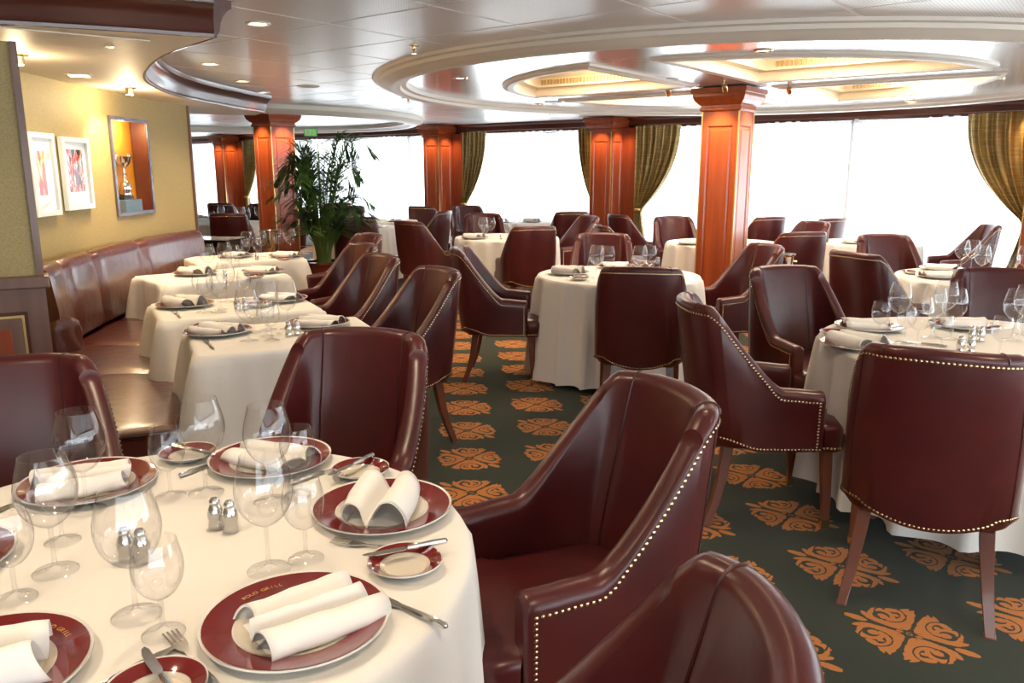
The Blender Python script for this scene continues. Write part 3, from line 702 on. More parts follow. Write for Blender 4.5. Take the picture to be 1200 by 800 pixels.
def make_chair(label, cat='chair'):
    t = thing('armchair', label, cat)
    shell_part(I0, I1).obj('backrest', 'leather', t, sharp=50)
    shell_part(0, I0, cap0=True).obj('armrest', 'leather', t, sharp=50)
    shell_part(I1, 56, cap1=True).obj('armrest', 'leather', t, sharp=50)
    # seat with rounded nose in front of the arms
    def srow(k, z):
        P_ = [(-.205, -.22), (-.205, .17), (-.235, .20), (-.262, .215), (-.262, .27), (-.245, .295), (-.12, .312), (0, .316), (.12, .312), (.245, .295), (.262, .27), (.262, .215), (.235, .20), (.205, .17), (.205, -.22)]
        return [(x_ * (1 - k), y_ - k * .3 if y_ > 0 else y_, z) for x_, y_ in P_]
    g_ = G(); R_ = [srow(.02, .345), srow(.0, .352), srow(0, .435), srow(.012, .452), srow(.05, .464), srow(.25, .474)]
    g_.grid(R_, closed_u=True); n = 15; g_.f.append(tuple(range(n))[::-1]); g_.f.append(tuple(5 * n + k for k in range(n)))
    g_.obj('seat', 'leather', t, sharp=60)
    # stitched seams down the inside of the back, over the top and down the outside
    for i in (20, 36):
        sec = secs[i]; p, n_ = PATH[i], NRM[i]
        cen = sum(sec, Vector()) / len(sec)
        pts = [q + (Vector((-n_.x, -n_.y, 0)) * .0008 if k > 8 else Vector((n_.x, n_.y, 0)) * .0008) + Vector((0, 0, .001 if 5 <= k <= 11 else 0)) for k, q in enumerate(sec[4:17])]
        G().tube(pts, .0032, 5).obj('seam', 'seam', t)
    for i in (17, 39):
        sec = secs[i]; n_ = NRM[i]; G().tube([q + n_ * .0005 for q in sec[0:5]], .002, 4).obj('seam', 'seam', t)
    # nailhead trim: along the outer top edge, down the arm fronts and along the bottom
    pts = []
    line = [place_pt(PATH[i], NRM[i], 0, ctop(PATH[i]) - .050 if PATH[i].y > 0 else ctop(PATH[i]) - .042) + NRM[i] * .001 for i in range(57)]
    L2 = resample([line[0] + Vector((0, -.012, 0))] + line[2:-2] + [line[-1] + Vector((0, -.012, 0))], 118); pts += [(q, None) for q in L2]
    for sgn, i in ((-1, 0), (1, 56)):
        for k in range(1, 16): pts.append((Vector((sgn * (.2722), .183, .56 - k * .0135)), None))
    bot = [place_pt(PATH[i], NRM[i], 0, cbot(PATH[i]) + .010) + NRM[i] * .001 for i in range(57)]
    pts += [(q, None) for q in resample(bot, 96)]
    fr_ = [Vector((x_, y_ + .001, .362)) for x_, y_ in ((-.262, .215), (-.262, .27), (-.245, .295), (-.12, .312), (0, .316), (.12, .312), (.245, .295), (.262, .27), (.262, .215))]
    pts += [(q, None) for q in resample(fr_, 44)]
    ng = G()
    for q, _ in pts:
        # outward direction from the chair's axis
        if q.y > .2 and q.z < .37: nn = Vector((0, 1, 0)) if abs(q.x) < .25 else Vector((math.copysign(1, q.x), 0, 0))
        else:
            j = min(range(57), key=lambda k: (PATH[k].x - q.x) ** 2 + (PATH[k].y - q.y + lean(PATH[k], q.z)) ** 2); nn = NRM[j]
        up = Vector((0, 0, 1)); sd = nn.cross(up); vs = []
        for k in range(6):
            a = k * pi / 3; vs.append(q + (sd * cos(a) + up * sin(a)) * .0056)
        vs.append(q + nn * .0042); ng.add(vs, [(k, (k + 1) % 6, 6) for k in range(6)])
    nm = ng.obj('nailhead_trim', 'nail', t, sharp=None); tag(nm, kind='stuff')
    # legs
    for sx in (-1, 1):
        g_ = G(); rows = []
        for z, y_, w in ((.352, .235, .022), (.25, .24, .021), (.12, .247, .018), (.03, .25, .015), (.0, .25, .015)):
            x_ = sx * (.232 + (.352 - z) * .03); rows.append([(x_ - w, y_ - w, z), (x_ + w, y_ - w, z), (x_ + w, y_ + w, z), (x_ - w, y_ + w, z)])
        g_.grid(rows, closed_u=True, flip=True); g_.f.append((16, 17, 18, 19)); lg = g_.obj('leg', 'chair_wood', t, smooth=False, bevel=.003)
        x_ = sx * (.232 + .32 * .03); G().box((x_, .249, .02), (.0175, .0175, .019)).obj('foot_cap', 'brass', lg, smooth=False)
        g_ = G(); rows = []
        for z, y_, w, xo in ((.375, -.165, .024, .185), (.30, -.175, .023, .19), (.20, -.19, .0205, .20), (.10, -.215, .0185, .213), (.0, -.25, .016, .228)):
            x_ = sx * xo; rows.append([(x_ - w, y_ - w, z), (x_ + w, y_ - w, z), (x_ + w, y_ + w, z), (x_ - w, y_ + w, z)])
        g_.grid(rows, closed_u=True, flip=True); g_.f.append((16, 17, 18, 19)); g_.obj('leg', 'chair_wood', t, smooth=True, sharp=50, bevel=.003)
    return t
chair0 = None
def chair(x_, y_, deg, label, group=None):
    global chair0
    if chair0 is None: chair0 = make_chair(label); c = chair0; c.location = (x_, y_, 0); c.rotation_euler = (0, 0, radians(deg))
    else: c = dup(chair0, (x_, y_, 0), radians(deg), label)
    if group: c['group'] = group
    return c
GC = 'burgundy leather armchairs around the tables'
CH = [
 (.12, 1.88, 112, 'burgundy leather armchair in the centre foreground, facing the near round table from its right'),
 (-.01, .91, 84, 'burgundy leather armchair cut off by the bottom edge, only back and arm showing'),
 (-.58, 2.43, 167, 'burgundy leather armchair tucked behind the near round table, in front of the banquette tables'),
 (-1.34, 2.02, 210, 'burgundy leather armchair at the left edge, behind the near round table'),
 (1.49, 2.71, -28, 'burgundy leather armchair seen from behind at the right edge, at the right round table'),
 (1.10, 3.46, -92, 'burgundy leather armchair in side view with brass nail trim, left of the right round table'),
 (1.66, 4.35, 197.5, 'burgundy leather armchair facing the camera behind the left side of the right round table'),
 (2.66, 4.22, 164, 'burgundy leather armchair facing the camera behind the right side of the right round table'),
 (.80, 4.92, -10, 'dark burgundy armchair seen from behind, in front of the middle round table'),
 (-.08, 5.84, -94, 'burgundy armchair in side view facing right, left of the middle round table beside the aisle'),
 (.77, 6.86, 173, 'red-brown armchair facing the camera, behind the middle round table'),
 (1.63, 5.98, 103, 'burgundy armchair in front of the free-standing column, facing left'),
 (2.61, 5.60, -68, 'dark armchair seen from behind, nail trim down its right edge, before the far right table'),
 (3.25, 6.74, 183, 'red-brown armchair facing the camera behind the far right table, before the window'),
 (4.62, 8.35, 78, 'dark armchair in profile facing left under the gold drape at the right edge'),
 (-.66, 4.38, 124, 'nearest of the four armchairs along the banquette tables, red-brown inner back'),
 (-1.10, 5.12, 126, 'second armchair along the banquette tables, counted from the camera'),
 (-1.38, 5.95, 122, 'third armchair along the banquette tables, counted from the camera'),
 (-1.50, 6.95, 126, 'furthest of the four armchairs along the banquette tables'),
 (.14, 8.36, 17, 'dark armchair seen from behind, at the round table behind the side-view aisle chair'),
 (-.96, 9.17, -42, 'dark armchair in side view facing right across the aisle, left of the second aisle table'),
 (-.34, 10.25, 188, 'red-brown armchair facing the camera, in front of the slim wall column'),
 (-.62, 12.65, 200, 'armchair with bluish sheen just below the slim wall column'),
 (.78, 11.3, 8, 'dark armchair seen from behind against the window, between the two wall columns'),
 (.68, 9.85, 112, 'dark red armchair facing left, before the window left of the drapes'),
 (1.62, 10.5, -68, 'dark glossy armchair at the foot of the wall column between gold drapes'),
 (1.98, 9.55, 186, 'red-brown armchair facing the camera, left of the free-standing column under the window'),
 (1.22, 8.35, -84, 'armchair mostly hidden behind the red-brown chair of the middle table'),
 (2.60, 7.62, 12, 'dark armchair seen from behind, right of the free-standing column'),
 (3.05, 8.75, 112, 'red-brown armchair right of the free-standing column, facing left behind the dark one'),
 (3.02, 10.05, 22, 'small dark armchair against the window, nearest to the free-standing column on its right'),
 (3.62, 9.75, 30, 'small dark armchair against the window, right of the other one near the column'),
 (-1.32, 13.0, -22, 'dark armchair seen from behind by the window, left of the slim wall column'),
 (-1.22, 11.35, 76, 'dark armchair facing left by the window, left of the slim wall column'),
 (-1.93, 10.02, 12, 'big dark armchair seen from behind, just right of the palm'),
 (-2.62, 12.55, 160, 'armchair facing the camera right of the palm, lower of two by the window'),
 (-3.05, 13.75, 170, 'armchair with bluish sheen right of the palm, furthest by the window'),
 (-3.72, 10.85, 2, 'dark armchair seen from behind, just past the end of the gold wall'),
 (-5.0, 14.3, -8, 'dark armchair furthest away at the far left window'),
 (-4.35, 13.5, 160, 'armchair with violet sheen beyond the far left table, left of the palm column'),
 (-3.42, 12.15, 110, 'dark armchair right of the far left table, partly hidden by the palm column'),
]
for x_, y_, a, lb in CH: chair(x_, y_, a, lb, GC)

# ------------------------------------------------------------------ tables and cloths
def outline_round(r, n=144): return [(Vector((r * cos(2 * pi * k / n), r * sin(2 * pi * k / n), 0)), Vector((cos(2 * pi * k / n), sin(2 * pi * k / n), 0))) for k in range(n)]
def outline_rect(hx, hy, n=160, rc=.02):
    pts = []
    for k in range(4):
        cx, cy = ((hx - rc), (hy - rc)) if k == 0 else ((-(hx - rc), hy - rc) if k == 1 else ((-(hx - rc), -(hy - rc)) if k == 2 else (hx - rc, -(hy - rc))))
        for j in range(7):
            a = k * pi / 2 + j * pi / 12; pts.append(Vector((cx + rc * cos(a), cy + rc * sin(a), 0)))
    pts.append(pts[0].copy()); P_ = resample(pts, n)[:-1]; out = []
    for i, p in enumerate(P_):
        t = (P_[(i + 1) % n] - P_[i - 1]).normalized(); out.append((p, Vector((t.y, -t.x, 0))))
    return out
def cloth_mesh(outl, zt, zb, amp, nw, seed, flare=.03, corners=None):
    rnd = random.Random(seed); n = len(outl); ph = [rnd.uniform(0, 6.28) for _ in range(5)]; rows = []
    lv = [0, .012, .03, .08, .16, .28, .42, .56, .70, .85, 1.0]
    for li, u in enumerate(lv):
        row = []
        for i, (p, nn) in enumerate(outl):
            a = 2 * pi * i / n
            w0 = sin(nw * a + ph[0] + .6 * sin(3 * a + ph[1])); w = 1.25 * (1 - 2 * abs(w0) ** .8) * (1 if not corners else .5) + .5 * w0 + .45 * sin((nw * 1.0 + 5) * a + ph[2]) + .3 * sin(2 * a + ph[3])
            cf = 0.
            if corners:
                hx, hy = corners; cd = sqrt((abs(p.x) - hx) ** 2 + (abs(p.y) - hy) ** 2); cf = math.exp(-(cd / .10) ** 2)
            o = flare * u + amp * (u ** .55) * (w + .5) * (.8 if not corners else .6) + cf * .11 * u ** .6
            if li == 0: o = -.010
            if li == 1: o = -.002
            z = zt - (zt - zb) * u - (.004 if li == 1 else 0) + (.006 * sin(5 * a + ph[4]) if u == 1 else 0)
            row.append((p.x + nn.x * o, p.y + nn.y * o, z))
        rows.append(row)
    g_ = G(); cen = [[(q[0] * k, q[1] * k, zt) for q in rows[0]] for k in (.05, .5, .96)]
    g_.grid(cen + rows, closed_u=True, flip=True); g_.f.append(tuple(range(n))); return g_
def table(x_, y_, rz, shape, tlabel, clabel, seed, zb=.06, amp=.03, nw=17, tg='dining tables under white cloths', cg_='white tablecloths'):
    t = thing('dining_table', tlabel, 'table', (x_, y_, 0), rz, tg)
    if shape[0] == 'r':
        r = shape[1]; G().lathe([(0, .70), (r - .02, .70), (r - .01, .71), (r - .01, .74), (0, .74)], 48).obj('tabletop', 'chair_wood', t)
        o_ = outline_round(r); cr = None
    else:
        hx, hy = shape[1:]; G().box((0, 0, .72), (hx - .015, hy - .015, .02)).obj('tabletop', 'chair_wood', t, smooth=False)
        o_ = outline_rect(hx, hy); cr = (hx, hy)
    G().lathe([(.045, .06), (.04, .1), (.035, .3), (.04, .65), (.12, .70)], 16).obj('pedestal', 'chair_wood', t)
    g_ = G()
    for q in range(4):
        a = q * pi / 2 + pi / 4; g_.tube([(0.03 * cos(a), .03 * sin(a), .10), (.15 * cos(a), .15 * sin(a), .06), (.30 * cos(a), .30 * sin(a), .022)], [.025, .022, .018], 6)
    g_.obj('pedestal_feet', 'brass', t)
    c = cloth_mesh(o_, .752, zb, amp, nw, seed, corners=cr).obj('tablecloth', 'cloth', sharp=None)
    c.location = (x_, y_, 0); c.rotation_euler = (0, 0, rz); tag(c, clabel, 'tablecloth', cg_)
    return t
ZT = .7525
table(-.715, 1.47, 0, ('r', .638), 'round table in the near left foreground, laid for six', 'cream linen cloth on the near round table in the left foreground', 1, .10, .018, 11)
table(.78, 5.86, 0, ('r', .60), 'middle round table beside the aisle', 'white cloth hanging in folds to the floor on the middle round table', 2, .04, .042, 9)
table(2.10, 3.44, 0, ('r', .71), 'right round table crowded with wine glasses', 'white cloth on the right round table, hem scalloped near the floor', 3, .10, .042, 11)
table(3.42, 5.72, 0, ('r', .62), 'round table at the far right before the window', 'cream cloth on the far right round table', 4, .08, .036, 10)
table(-.06, 9.30, 0, ('r', .60), 'second round table up the aisle', 'white cloth on the second round table up the aisle', 5, .06, .036, 10)
table(2.25, 8.58, 0, ('r', .60), 'round table half hidden by the free-standing column', 'cream cloth on the round table half hidden by the free-standing column', 6, .06, .036, 10)
table(3.82, 8.62, 0, ('r', .52), 'small table by the right window', 'pale cloth on the small table by the right window', 7, .06, .03, 15)
table(.10, 12.2, 0, ('r', .55), 'small table by the window between the wall columns', 'pale cloth on the small table by the window between the wall columns', 8, .06, .03, 13)
table(-1.95, 12.45, 0, ('r', .50), 'far table by the window right of the palm', 'bluish white cloth on the far table right of the palm', 9, .06, .03, 13)
table(-2.12, 11.05, 0, ('r', .56), 'round table hidden behind the palm and the big dark chair', 'white cloth partly hidden by the palm and the big dark chair', 10, .06, .03, 13)
table(-4.2, 11.95, 0, ('r', .60), 'table past the end of the gold wall', 'pinkish white cloth on the table past the end of the gold wall', 11, .06, .03, 13)
table(-5.2, 13.4, .6, ('q', .36, .36), 'small square table at the far left window', 'pale cloth on the small square table at the far left window', 12, .06, .02, 9)
BT = []
for k, (nx_, ny_, rot, hx) in enumerate(((-1.30, 3.20, 25, .42), (-1.78, 3.98, 28, .42), (-2.31, 5.30, 42, .45), (-2.55, 6.55, 36, .45))):
    a = radians(rot); hy = .33; ux, uy = cos(a), sin(a); vx, vy = -sin(a), cos(a)
    cx, cy = nx_ + ux * hx + vx * hy, ny_ + uy * hx + vy * hy; BT.append((cx, cy, a, hx, hy))
    w = ['nearest', 'second', 'third', 'furthest'][k]
    table(cx, cy, a, ('q', hx, hy), f'{w} of the four banquette tables, counted from the camera', f'cream cloth on the {w} of the four banquette tables', 20 + k, .16, .016, 13)

# ------------------------------------------------------------------ tableware
def plate_mesh(R):
    return [(0, .004), (R * .55, .004), (R * .62, .008), (R * .98, .020), (R, .022), (R, .0185), (R * .62, .003), (R * .55, 0), (0, 0)]
def make_plate(R, label, name='charger_plate', cat='plate'):
    t = thing(name, label, cat)
    G().lathe(plate_mesh(R), 56).obj('dish', 'china', t)
    G().lathe([(R * .665, .0108), (R * .68, .0118), (R * .965, .0208), (R * .965, .0202)], 56).obj('burgundy_rim', 'china_red', t)
    G().lathe([(0, .0048), (R * .555, .0050), (R * .62, .0090), (R * .65, .0104)], 40).obj('cream_well', 'china_cream', t)
    return t
PLATE = {}
def plate(R, x_, y_, z_, label, name, group=None, rz=0.):
    if R not in PLATE: PLATE[R] = make_plate(R, label, name); c = PLATE[R]; c.location = (x_, y_, z_); c.rotation_euler = (0, 0, rz)
    else: c = dup(PLATE[R], (x_, y_, z_), rz, label)
    c.name = name
    if group: c['group'] = group
    return c
def lettering(parent, R, text, a_mid, zoff=.0165, size=.0125):
    """gold lettering round the rim of a plate"""
    cu = bpy.data.curves.new('t', 'FONT'); n = len(text); step = radians(3.6); obs = []
    g_ = G(); dg = bpy.context.evaluated_depsgraph_get()
    for i, ch in enumerate(text):
        if ch == ' ': continue
        cu = bpy.data.curves.new('t', 'FONT'); cu.body = ch; cu.size = size; cu.align_x = 'CENTER'; cu.extrude = .0002
        o = bpy.data.objects.new('t', cu); COL.objects.link(o); bpy.context.view_layer.update()
        me = bpy.data.meshes.new_from_object(o.evaluated_get(bpy.context.evaluated_depsgraph_get()))
        a = a_mid - (i - (n - 1) / 2) * step
        mt = Matrix.Rotation(a, 4, 'Z') @ Matrix.Translation((R, 0, zoff)) @ Matrix.Rotation(-pi / 2, 4, 'Z') @ Matrix.Rotation(0, 4, 'X')
        tl = Matrix.Rotation(a, 4, 'Z') @ Matrix.Translation((R, 0, zoff)) @ Matrix.Rotation(-.25 * 0, 4, 'Y') @ Matrix.Rotation(-pi / 2, 4, 'Z')
        g_.add([tl @ v.co for v in me.vertices], [tuple(p.vertices) for p in me.polygons])
        bpy.data.objects.remove(o); bpy.data.meshes.remove(me); bpy.data.curves.remove(cu)
    return g_.obj('gold_lettering', 'gilt', parent, smooth=False)
def napkin_mesh(style, seed):
    rnd = random.Random(seed)
    if style == 0: prof = [(-.080, .004), (-.084, .018), (-.072, .032), (-.052, .030), (-.036, .018), (-.028, .012), (-.020, .028), (-.004, .042), (.010, .034), (.016, .016), (.022, .014), (.034, .034), (.056, .038), (.076, .024), (.082, .008), (.070, .002)]
    elif style == 1: prof = [(-.070, .004), (-.078, .022), (-.066, .044), (-.046, .052), (-.026, .044), (-.012, .018), (-.006, .008), (.004, .030), (.022, .052), (.046, .054), (.068, .034), (.074, .010), (.06, .003)]
    else: prof = [(-.060, .003), (-.068, .016), (-.056, .032), (-.03, .036), (-.01, .024), (.0, .020), (.01, .034), (.034, .040), (.058, .028), (.066, .012), (.052, .003)]
    pc = resample(catmull([(a, 0, b2) for a, b2 in prof], 64), 48); rows = []; LL = .098
    for k in range(9):
        v = -1 + 2 * k / 8; row = []
        for i, p in enumerate(pc):
            u = i / 48
            w = 1 + .05 * sin(v * 2 + seed); end = .010 * sin(u * 9 + seed) * (1 if abs(v) > .9 else 0)
            y_ = v * LL * (1 - .10 * sin(u * pi * 2 + seed) * abs(v)) + end + .014 * sin(u * 3.1 + seed)
            z_ = max(.001, p.z * (1 + .10 * v * sin(u * 5 + seed)) ) + .0015 * sin(v * 7 + u * 12)
            row.append((p.x * w + .006 * v * sin(u * 4), y_, z_))
        rows.append(row)
    # inner lining gives the cloth its thickness
    inner = [[(p[0] * .96, p[1] * .995, max(.0005, p[2] - .0035)) for p in r] for r in rows]
    g_ = G().grid(rows); n = 49; m_ = len(rows) * n; g_.grid(inner, flip=True)
    for r0 in (0, 8):
        for i in range(48): a = r0 * n + i; g_.f.append((a, a + 1, m_ + a + 1, m_ + a))
    g_.grid([[( -.060, -.085, .001), (.058, -.085, .001)], [(-.060, .085, .001), (.058, .085, .001)]])
    return g_
NAP = {}
def napkin(style, x_, y_, z_, rz, label, group=None):
    if style not in NAP:
        NAP[style] = napkin_mesh(style % 3, style).obj('folded_napkin', 'napkin', sharp=None); o = NAP[style]; tag(o, label, 'napkin', group)
    else: o = dup(NAP[style], label=label)
    o.location = (x_, y_, z_); o.rotation_euler = (0, 0, rz); o['label'] = label
    if group: o['group'] = group
    return o
def make_glass(kind):
    seg = 32 if kind < 2 else 20
    # (foot radius, stem top, bowl profile)
    if kind % 2 == 0:   # large bowl
        bowl = [(.004, .090), (.010, .093), (.028, .104), (.044, .124), (.0525, .150), (.0535, .172), (.049, .196), (.042, .222), (.0395, .232)]; fr_ = .040; st = .090
    else:
        bowl = [(.004, .062), (.009, .065), (.024, .075), (.036, .094), (.0405, .116), (.0395, .136), (.035, .156), (.0325, .166)]; fr_ = .034; st = .062
    t = thing('wine_glass', 'x', 'glass')
    b_ = G(); pc = resample(catmull([(a, 0, z) for a, z in bowl], 30), 14); b_.lathe([(p.x, p.z) for p in pc], seg); r = b_.obj('bowl', 'glass', t, sharp=None)
    G().lathe([(bowl[-1][0] - .0006, bowl[-1][1]), (bowl[-1][0] + .0001, bowl[-1][1] + .0008), (bowl[-1][0] + .0008, bowl[-1][1])], seg).obj('rim', 'glass', t)
    G().lathe([(fr_ - .001, .0), (fr_ + .0008, .0012), (fr_, .0022), (fr_ * .5, .0042), (.009, .008), (.0045, .016), (.0036, st * .5), (.0042, st)], seg).obj('stem_and_foot', 'glass', t, sharp=None)
    return t
GL = {}
def glass(kind, x_, y_, z_, label, group=None):
    if kind not in GL: GL[kind] = make_glass(kind); c = GL[kind]; c.location = (x_, y_, z_); c['label'] = label
    else: c = dup(GL[kind], (x_, y_, z_), 0., label)
    if group: c['group'] = group
    return c
SH = []
def shaker(x_, y_, z_, label, group=None):
    if not SH:
        t = thing('shaker', label, 'shaker', (x_, y_, z_))
        G().lathe([(0, 0), (.014, 0), (.0155, .003), (.0155, .010), (.013, .016), (.016, .026), (.017, .034), (.014, .046), (.010, .055)], 18).obj('body', 'silver', t)
        G().lathe([(.010, .055), (.0115, .057), (.0115, .062), (.007, .069), (0, .071)], 18).obj('cap', 'silver', t); SH.append(t); c = t
    else: c = dup(SH[0], (x_, y_, z_), 0., label)
    if group: c['group'] = group
    return c
CU = {}
def cutlery(kind, x_, y_, z_, rz, label, group=None, tilt=0.):
    """knife, fork or butter_knife lying along local +Y, the blade or tines at +Y"""
    if kind not in CU:
        t = thing(kind, label, 'knife' if 'knife' in kind else 'fork'); k = .78 if kind == 'butter_knife' else 1.
        G().tube([(0, -.105 * k, .006), (0, -.10 * k, .006), (0, -.07 * k, .006), (0, -.02 * k, .0055), (0, .0, .005)], [.002, .0062, .0068, .0052, .0042], 8).obj('handle', 'steel', t)
        if 'knife' in kind:
            P_ = [(-.004, 0), (-.0085, .012), (-.0095, .05), (-.0085, .085), (-.004, .108), (.002, .115), (.006, .10), (.0065, .02), (.004, 0)]
            G().poly([(a, b2 * k) for a, b2 in P_][::-1], .0042, .0058).obj('blade', 'steel', t, smooth=False)
        else:
            G().poly([(-.003, 0), (-.003, .03), (-.010, .045), (-.0125, .062), (.0125, .062), (.010, .045), (.003, .03), (.003, 0)][::-1], .0042, .0062).obj('head', 'steel', t, smooth=False)
            for q in range(4): G().box((-.0105 + q * .007, .082, .0058), (.0014, .021, .0010)).obj('tine', 'steel', t, smooth=False)
        CU[kind] = t; c = t; c.location = (x_, y_, z_); c.rotation_euler = (tilt, 0, rz)
    else: c = dup(CU[kind], (x_, y_, z_), rz, label); c.rotation_euler = (tilt, 0, rz)
    if group: c['group'] = group
    return c
ZP = .753
T1C = (-.715, 1.47)
# near round table: chargers, napkins
P1 = [(-.36, 1.215, 'charger plate with burgundy rim and gold lettering at the front right of the near table', 0, radians(-52), 'three-fold white napkin on the front right charger plate'),
      (-.29, 1.675, 'charger plate with burgundy rim on the right of the near table, below the twin-rolled napkin', 1, radians(-3), 'white napkin in two upright rolls on the right charger plate of the near table'),
      (-.63, 1.985, 'charger plate with burgundy rim at the back of the near table, half behind two glasses', 2, radians(70), 'white napkin on the back charger plate behind the glasses'),
      (-1.02, 1.82, 'charger plate with orange reflections at the back left of the near table', 3, radians(-62), 'long white napkin on the back left charger plate'),
      (-.80, 1.075, 'charger plate at the bottom left corner of the view with gold lettering', 4, radians(-70), 'white napkin on the charger plate in the bottom left corner'),
      (-1.13, 1.42, 'charger plate cut off by the left edge of the view', 5, radians(20), 'white napkin on the charger plate at the left edge')]
for x_, y_, lb, st, rz, nl_ in P1:
    c = plate(.155, x_, y_, ZP, lb, 'charger_plate')
    if st in (0, 4): pl_ = (c, st)
    if st == 0: C0 = c
    if st == 4: C4 = c
    napkin(st, x_ + (.015 if st == 0 else 0), y_, ZP + .0055, rz, nl_)
lettering(C0, .120, 'POLO GRILL', radians(134))
lettering(C4, .120, 'POLO GRILL', radians(62))
for x_, y_, lb in ((-.38, 1.90, 'small bread plate with burgundy rim and knife at the back right of the near table'), (-.205, 1.415, 'small bread plate with burgundy rim and knife at the right rim of the near table'),
                   (-.515, 1.03, 'small bread plate with burgundy rim at the bottom edge of the view'), (-.86, 2.02, 'small bread plate seen behind the tall glass at the back of the near table')):
    plate(.072, x_, y_, ZP, lb, 'bread_plate')
for k, x_, y_, rz, lb, z_ in (('butter_knife', -.40, 1.905, radians(150), 'silver butter knife lying across the back right bread plate', .775), ('butter_knife', -.205, 1.455, radians(112), 'silver butter knife resting on the rim of the right bread plate', .772),
                       ('butter_knife', -.515, 1.05, radians(40), 'silver butter knife on the bread plate at the bottom edge', .772), ('fork', -.495, 1.115, radians(42), 'silver fork left of the front right charger plate', .753),
                       ('knife', -.19, 1.27, radians(52), 'silver knife between the front right charger and the bread plate, handle showing', .753), ('knife', -.60, 1.06, radians(-35), 'silver knife beside the bottom left charger plate', .753),
                       ('fork', -.27, 1.50, radians(75), 'silver fork with white glare left of the right bread plate', .753), ('fork', -.475, 1.91, radians(-40), 'silver fork left of the back right bread plate', .753),
                       ('butter_knife', -.845, 2.02, radians(60), 'silver butter knife on the bread plate behind the tall glass', .772), ('fork', -.775, 1.97, radians(-30), 'dark-shaded fork between the two back charger plates', .753),
                       ('knife', -1.16, 1.60, radians(-10), 'silver knife near the left edge of the near table', .753)):
    cutlery(k, x_, y_, z_, rz, lb)
for kd, x_, y_, lb in ((0, -.955, 1.685, 'tall wine glass before the back left charger plate'), (1, -.925, 1.53, 'small wine glass behind the big left glass'), (0, -.87, 1.405, 'big balloon glass at the far left of the near table'),
                   (1, -.885, 1.305, 'small wine glass low at the left edge'), (0, -.645, 1.25, 'big balloon glass nearest the camera on the near table, left of centre'), (1, -.575, 1.195, 'small wine glass nearest the camera, beside the big balloon glass'),
                   (1, -.80, 1.765, 'small wine glass left of the tall glass at the back of the near table'), (0, -.725, 1.785, 'tall wine glass at the back of the near table next to the small one'),
                   (0, -.465, 1.41, 'big balloon glass above the front right charger plate'), (1, -.405, 1.455, 'small wine glass right of the big balloon glass, above the front right charger'),
                   (0, -.555, 1.735, 'large wine glass before the back charger plate'), (1, -.50, 1.775, 'small wine glass before the back charger plate')):
    glass(kd, x_, y_, ZP, lb)
for x_, y_, lb in ((-.632, 1.595, 'silver shaker at the centre of the near table, left of its pair'), (-.596, 1.58, 'silver shaker at the centre of the near table, right of its pair'),
                   (-.755, 1.45, 'silver shaker seen through the balloon glass, left one'), (-.722, 1.443, 'silver shaker seen through the balloon glass, right one')): shaker(x_, y_, ZP, lb)

# the other tables: chargers, napkins, bread plates, glass clusters, shakers
ORDN = ['first', 'second', 'third', 'fourth', 'fifth', 'sixth', 'seventh', 'eighth', 'ninth', 'tenth', 'eleventh', 'twelfth', 'thirteenth']
def setup(desc, chargers, breads, glasses, shakers, naps, kn=()):
    one = len(chargers) == 1
    for i, (x_, y_) in enumerate(chargers):
        lb = f'charger plate with burgundy rim on the {desc}'; p = naps[i]
        lb2 = f'{p[0]} charger plate with burgundy rim on the {desc}' if not one else lb
        plate(.155, x_, y_, ZP, lb2, 'charger_plate'); napkin(p[1], x_, y_, ZP + .0055, radians(p[2]), f'{p[0]} folded white napkin on the {desc}' if not one else f'folded white napkin on the {desc}')
    for i, (x_, y_) in enumerate(breads):
        plate(.072, x_, y_, ZP, f'small bread plate with burgundy rim on the {desc}', 'bread_plate', f'bread plates on the {desc}' if len(breads) > 1 else None)
    gs = sorted(glasses, key=lambda q: q[1] / q[2]); N_ = len(gs)
    for i, (kd, x_, y_) in enumerate(gs):
        rk = 'leftmost' if i == 0 else ('rightmost' if i == N_ - 1 else f'{ORDN[i]} from left')
        glass(kd + 2, x_, y_, ZP, f"{'large' if kd == 0 else 'small'} wine glass" + (f', {rk}' if N_ > 1 else '') + f' on the {desc}', f'wine glasses on the {desc}')
    for i, (x_, y_) in enumerate(shakers): shaker(x_, y_, ZP, (f'silver shaker on the {desc}' if len(shakers) == 1 else f"silver shaker, {('left', 'right')[i]} one of the pair on the {desc}"), f'shakers on the {desc}' if len(shakers) > 1 else None)
    for i, (kd, x_, y_, rz) in enumerate(kn): cutlery(kd, x_, y_, ZP, radians(rz), f'silver {kd} on the {desc}')
setup('right round table', [(1.72, 3.80), (1.50, 3.40), (2.20, 3.84)], [(1.50, 3.64)],
      [(1, 1.68, 3.60), (0, 1.82, 3.72), (1, 1.74, 3.48), (0, 1.71, 3.31), (0, 1.92, 3.60), (1, 1.78, 3.25), (0, 2.08, 3.80), (0, 1.99, 3.56), (1, 2.00, 3.21), (0, 2.25, 3.53), (0, 2.37, 3.65), (0, 2.06, 3.12), (1, 2.32, 3.45)],
      [(2.06, 3.52), (2.095, 3.51)], [('back left', 0, 70), ('front left', 1, 30), ('back right', 2, 80)], [('knife', 1.56, 3.56, 60), ('fork', 1.80, 3.45, 50)])
for x_, y_, w in ((1.89, 3.30, 'left'), (1.925, 3.285, 'right')): shaker(x_, y_, ZP, f'silver shaker, {w} one of the pair nearer the camera on the right round table', 'shakers on the right round table')
setup('middle round table', [(.42, 5.90), (.82, 6.28)], [(.47, 5.58)], [(1, .56, 5.50), (0, .60, 5.68), (0, .67, 5.62), (1, .86, 5.55), (0, .90, 5.64), (0, .97, 5.66), (1, .98, 5.52)], [], [('left', 1, 60), ('back', 0, 85)])
